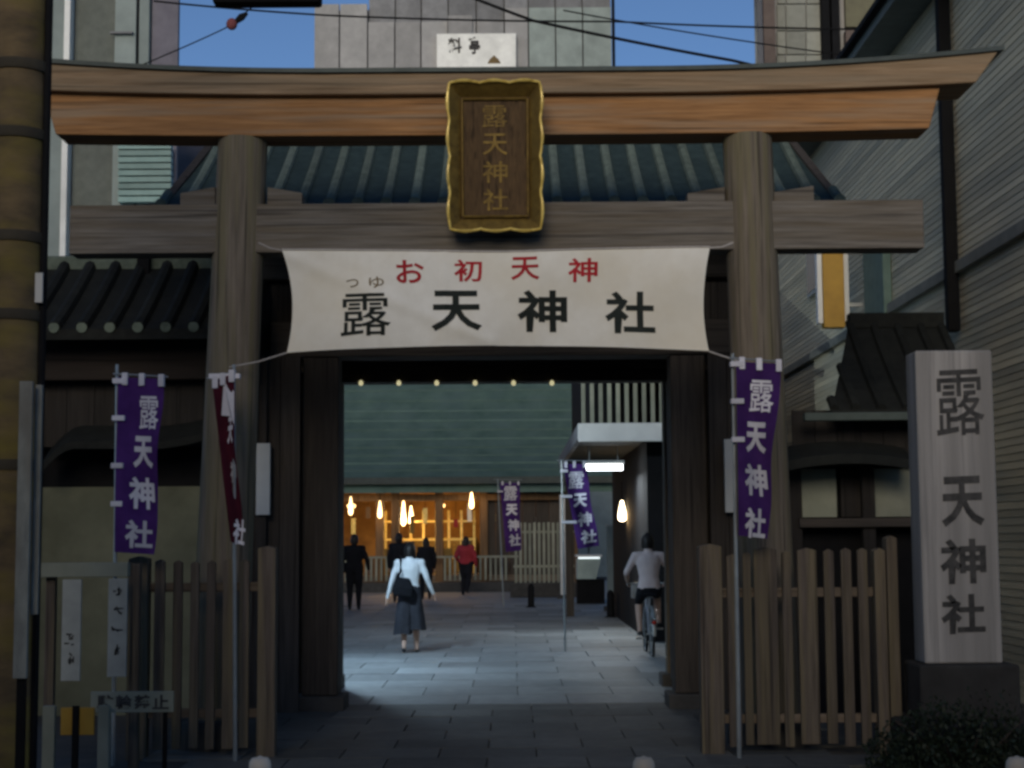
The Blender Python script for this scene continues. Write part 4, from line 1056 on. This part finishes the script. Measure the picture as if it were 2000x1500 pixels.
    child(MB().ell(hd+Vector((0,.091,-.052)), (.024,.008,.006), 8, 6), 'mouth', M_red)
    # hair shell: crown plus back, strands ending below the neck when long
    hm = MB(); rings = []
    nn = 24
    zs = [.135,.125,.10,.06,.015,-.04] + ([-.09,-.15][:1] if hair_len <= .05 else [-.09, -.09-hair_len*.5, -.09-hair_len])
    for iz, z in enumerate(zs):
        zz = min(z, .13); rr_ = math.sqrt(max(0.0, 1-(zz/.137)**2)) if zz > 0 else 1.0
        ring = []
        for i in range(nn):
            a = 2*math.pi*i/nn; x, y = math.cos(a), math.sin(a)
            front = max(0, y)
            r_ = (rr_ if zz > 0 else 1.0 - .12*max(0,-zz-.05)/.05*(hair_len <= .05))
            wv = 1 + .035*math.sin(i*5+iz)
            cut = 1 - .25*front*(z < .03)
            ring.append((hd.x + x*.092*r_*wv*cut, hd.y - .012 + y*.112*r_*wv*cut - (.05*front if z < .03 else 0), hd.z + z))
        rings.append(ring)
    hm.loft(rings, True); child(hm, 'hair', M_hair)
    if skirt and len(skirt) == 3:
        m_, zb, _ = skirt; cm = MB()
        for s in (-1, 1):
            rings = []
            for iz in range(9):
                u = iz/8; z = 1.03 - (1.03-zb-.03*s)*u; ring = []
                off = .06 + .045*u
                for i in range(28):
                    a = 2*math.pi*i/28; fold = 1 + .07*u*math.sin(a*6+s+.9*u) + .03*u*math.sin(a*3+2)
                    ring.append((s*off + math.cos(a)*(.105+.035*u)*fold, math.sin(a)*(.118+.06*u)*fold + .05*u*s, z + .012*math.sin(a*3)))
                rings.append(ring)
            cm.loft(rings, False)
        child(cm, 'wide_trousers', m_)
    elif skirt:
        m_, zb = skirt; rings = []
        for iz in range(9):
            u = iz/8; z = 1.03 - (1.03-zb)*u; ring = []
            for i in range(40):
                a = 2*math.pi*i/40; fold = 1 + .06*u*math.sin(a*9+.7*u) + .03*u*math.sin(a*4+2)
                ring.append((math.cos(a)*(.15+.10*u**.8)*fold, math.sin(a)*(.115+.12*u**.8)*fold + .03*u, z + .01*math.sin(a*3)))
            rings.append(ring)
        child(MB().loft(rings, False), 'skirt', m_)
    return t
M_navy = mat('dark_cloth', (.02,.021,.025), (.012,.012,.015), rough=.9, scale=9, stretch=(3,3,3), bump=.9, spec=.1)
M_grey = mat('charcoal_cloth', (.05,.052,.062), (.03,.031,.038), rough=.9, scale=9, bump=.9, spec=.1)
M_wtop = mat('white_knit', (.74,.77,.78), (.62,.65,.66), rough=.9, scale=9, bump=.9, stain_amt=.15, spec=.1)
M_pink = mat('pale_pink_shirt', (.78,.64,.60), (.66,.53,.5), rough=.9, scale=9, bump=.9, stain_amt=.2, spec=.1)
M_redj = mat('red_jacket', (.42,.05,.06), (.3,.03,.04), rough=.9, scale=9, bump=.9, spec=.1)
M_shoe = mat('dark_shoe', (.03,.03,.032), (.02,.02,.02), rough=.5)
STAND = (((-.10,.03,.50),(-.10,-.02,.09)), ((.10,.02,.50),(.10,-.02,.09)))
WALK = (((-.10,.10,.50),(-.10,.02,.09)), ((.09,-.02,.50),(.09,-.24,.16)))
ARMS = (((-.25,-.03,1.12),(-.25,.06,.87)), ((.25,-.03,1.12),(.25,.06,.87)))
wm = person('woman seen from behind in white top and wide dark cropped trousers walking through the courtyard', 800, 23.2, 1.60, M_wtop, M_navy, M_shoe,
       (((-.27,.0,1.13),(-.345,.05,.86)), ((.27,-.02,1.14),(.36,.06,.92))), (((-.09,.05,.50),(-.08,-.12,.12)), ((.09,.10,.50),(.10,.12,.09))), hair_len=.10, skirt=(M_grey, .34, 'split'), bow=.5)
p0 = Vector(wm.location)
bag = thing('shoulder_bag', 'dark shoulder bag on the back of the woman in white', 'bag', p0 + Vector((-.06,-.16,1.0)))
q = p0 + Vector((-.07,-.20,.97))
MB().loft([[(q.x-.16,q.y-.06,q.z-.12),(q.x+.13,q.y-.06,q.z-.16),(q.x+.13,q.y+.03,q.z-.16),(q.x-.16,q.y+.03,q.z-.12)],[(q.x-.17,q.y-.07,q.z+.0),(q.x+.15,q.y-.07,q.z-.02),(q.x+.15,q.y+.04,q.z-.02),(q.x-.17,q.y+.04,q.z+.0)],[(q.x-.10,q.y-.03,q.z+.14),(q.x+.08,q.y-.03,q.z+.12),(q.x+.08,q.y+.05,q.z+.12),(q.x-.10,q.y+.05,q.z+.14)]]).build('pouch', M_navy, bag, bevel=.03)
MB().tube([(q.x-.09,q.y+.02,q.z+.12),(p0.x-.12,p0.y-.15,1.20),(p0.x-.13,p0.y-.09,1.36),(p0.x-.12,p0.y+.0,1.40)], .016, 8, flat=.6).build('strap', M_navy, bag, smooth=True)
person('person in black seen from behind at the left gate post', 692, 37.5, 1.76, M_navy, M_navy, M_shoe, (((-.27,-.03,1.12),(-.26,.05,.87)), ((.29,-.01,1.13),(.31,.12,.93))), STAND, bulk=1.3, group='people before the hall')
person('tall dark figure before the lit altar behind the woman in white', 779, 42.0, 1.80, M_navy, M_navy, M_shoe, ARMS, STAND, bulk=1.3, group='people before the hall')
person('shorter dark figure at the altar to the right of the tall one', 832, 44.0, 1.68, M_navy, M_navy, M_shoe, ARMS, STAND, bulk=1.25, turn=.2, hair_len=.08, group='people before the hall')
person('person in red jacket and dark trousers before the hall steps', 910, 47.0, 1.70, M_redj, M_navy, M_shoe, (((-.31,.02,1.14),(-.30,.2,1.0)), ((.29,-.02,1.12),(.28,.08,.88))), WALK, bulk=1.45, turn=-.25, hair_len=.06, group='people before the hall')

# ------------------------------------------------------------------ bicycle and its rider
cy = 22.6; cx = W(1266, 1150, cy).x
bk = thing('bicycle', 'silver city bicycle ridden away along the right side of the courtyard', 'bicycle', (cx, cy, 0))
def wheel(y, nm='wheel'):
    r = .325
    ring = [(cx, y+r*math.cos(2*math.pi*i/36), r+.012+r*math.sin(2*math.pi*i/36)) for i in range(37)]
    w = MB().tube(ring, .018, 8, cap=False).build(nm, mat('tyre',(.02,.02,.02),(.015,.015,.015)), bk, smooth=True)
    MB().tube([(cx, y+(r-.02)*math.cos(2*math.pi*i/36), r+.012+(r-.02)*math.sin(2*math.pi*i/36)) for i in range(37)], .010, 6, cap=False).build('rim', M_steel, w, smooth=True)
    sp = MB()
    for i in range(16):
        a = 2*math.pi*i/16; sp.tube([(cx+.02*(-1)**i, y, r+.012), (cx, y+(r-.02)*math.cos(a), r+.012+(r-.02)*math.sin(a))], .0022, 4)
    sp.tube([(cx-.05,y,r+.012),(cx+.05,y,r+.012)], .02, 8); sp.build('spokes', M_steel, w)
wheel(cy-.5); wheel(cy+.55)
fr = MB(); hub = Vector((cx, cy-.5, .337)); bb = Vector((cx, cy-.06, .30)); st = Vector((cx, cy-.2, .80)); hdT = Vector((cx, cy+.36, .86)); fh = Vector((cx, cy+.55, .337))
for s in (-1,1):
    o_ = Vector((s*.045,0,0)); fr.tube([hub+o_, bb+o_*.6], .009, 6); fr.tube([hub+o_, st+o_*.4-Vector((0,0,.1))], .008, 6); fr.tube([fh+o_, hdT+o_*.6-Vector((0,0,.2))], .010, 6)
fr.tube([bb, st], .015, 8); fr.tube([bb, hdT-Vector((0,0,.16))], .017, 8); fr.tube([st-Vector((0,0,.3)), hdT-Vector((0,0,.1))], .014, 8); fr.tube([hdT-Vector((0,0,.2)), hdT+Vector((0,0,.1))], .016, 8)
fr.build('frame', mat('silver_paint',(.5,.5,.52),(.4,.4,.42),rough=.35,metal=.5), bk, smooth=True)
MB().loft([[(cx-.10,cy-.33,.83),(cx+.10,cy-.33,.83),(cx+.09,cy-.33,.88),(cx-.09,cy-.33,.88)],[(cx-.09,cy-.2,.83),(cx+.09,cy-.2,.83),(cx+.08,cy-.2,.875),(cx-.08,cy-.2,.875)],[(cx-.02,cy-.04,.84),(cx+.02,cy-.04,.84),(cx+.02,cy-.04,.87),(cx-.02,cy-.04,.87)]]).build('saddle', M_navy, bk, bevel=.02)
MB().tube([(cx-.28,cy+.22,.99),(cx-.22,cy+.33,1.0),(cx,cy+.38,.97),(cx+.22,cy+.33,1.0),(cx+.28,cy+.22,.99)], .012, 8).build('handlebar', M_steel, bk, smooth=True)
MB().tube([(cx, cy-.5+.37*math.cos(a), .337+.37*math.sin(a)) for a in [R(40+13*i) for i in range(12)]], .028, 8, flat=.4).build('mudguard', M_steel, bk, smooth=True)
MB().ell((cx, cy-.875, .5), (.03,.012,.03)).build('reflector', mat('reflector_red',(.5,.05,.03),(.4,.03,.02),rough=.2), bk, smooth=True)
MB().tube([(cx-.14,cy-.02,.24),(cx-.05,cy-.04,.26),(cx-.05,cy-.06,.30),(cx+.05,cy-.06,.30),(cx+.05,cy-.1,.36),(cx+.14,cy-.12,.38)], .010, 6).box(cx-.19,cx-.1,cy-.06,cy+.04,.225,.25).box(cx+.1,cx+.19,cy-.15,cy-.05,.365,.39).build('crank', M_steel, bk)
MB().box(cx-.19, cx+.19, cy+.45, cy+.72, .78, 1.0).build('basket', M_steel, bk)
person('cyclist in pale pink shirt and dark shorts riding away on the right', 1266, 22.6, 1.70, M_pink, M_navy, M_shoe,
       (((-.31,.12,1.16),(-.27,.42,1.02)), ((.31,.12,1.16),(.27,.42,1.02))), (((-.13,.30,.76),(-.13,.14,.36)), ((.13,.36,.86),(.13,.06,.48))), lean=.22, sleeves='short', short=True, loc=(cx, cy-.19, 0), feet_z=.0)
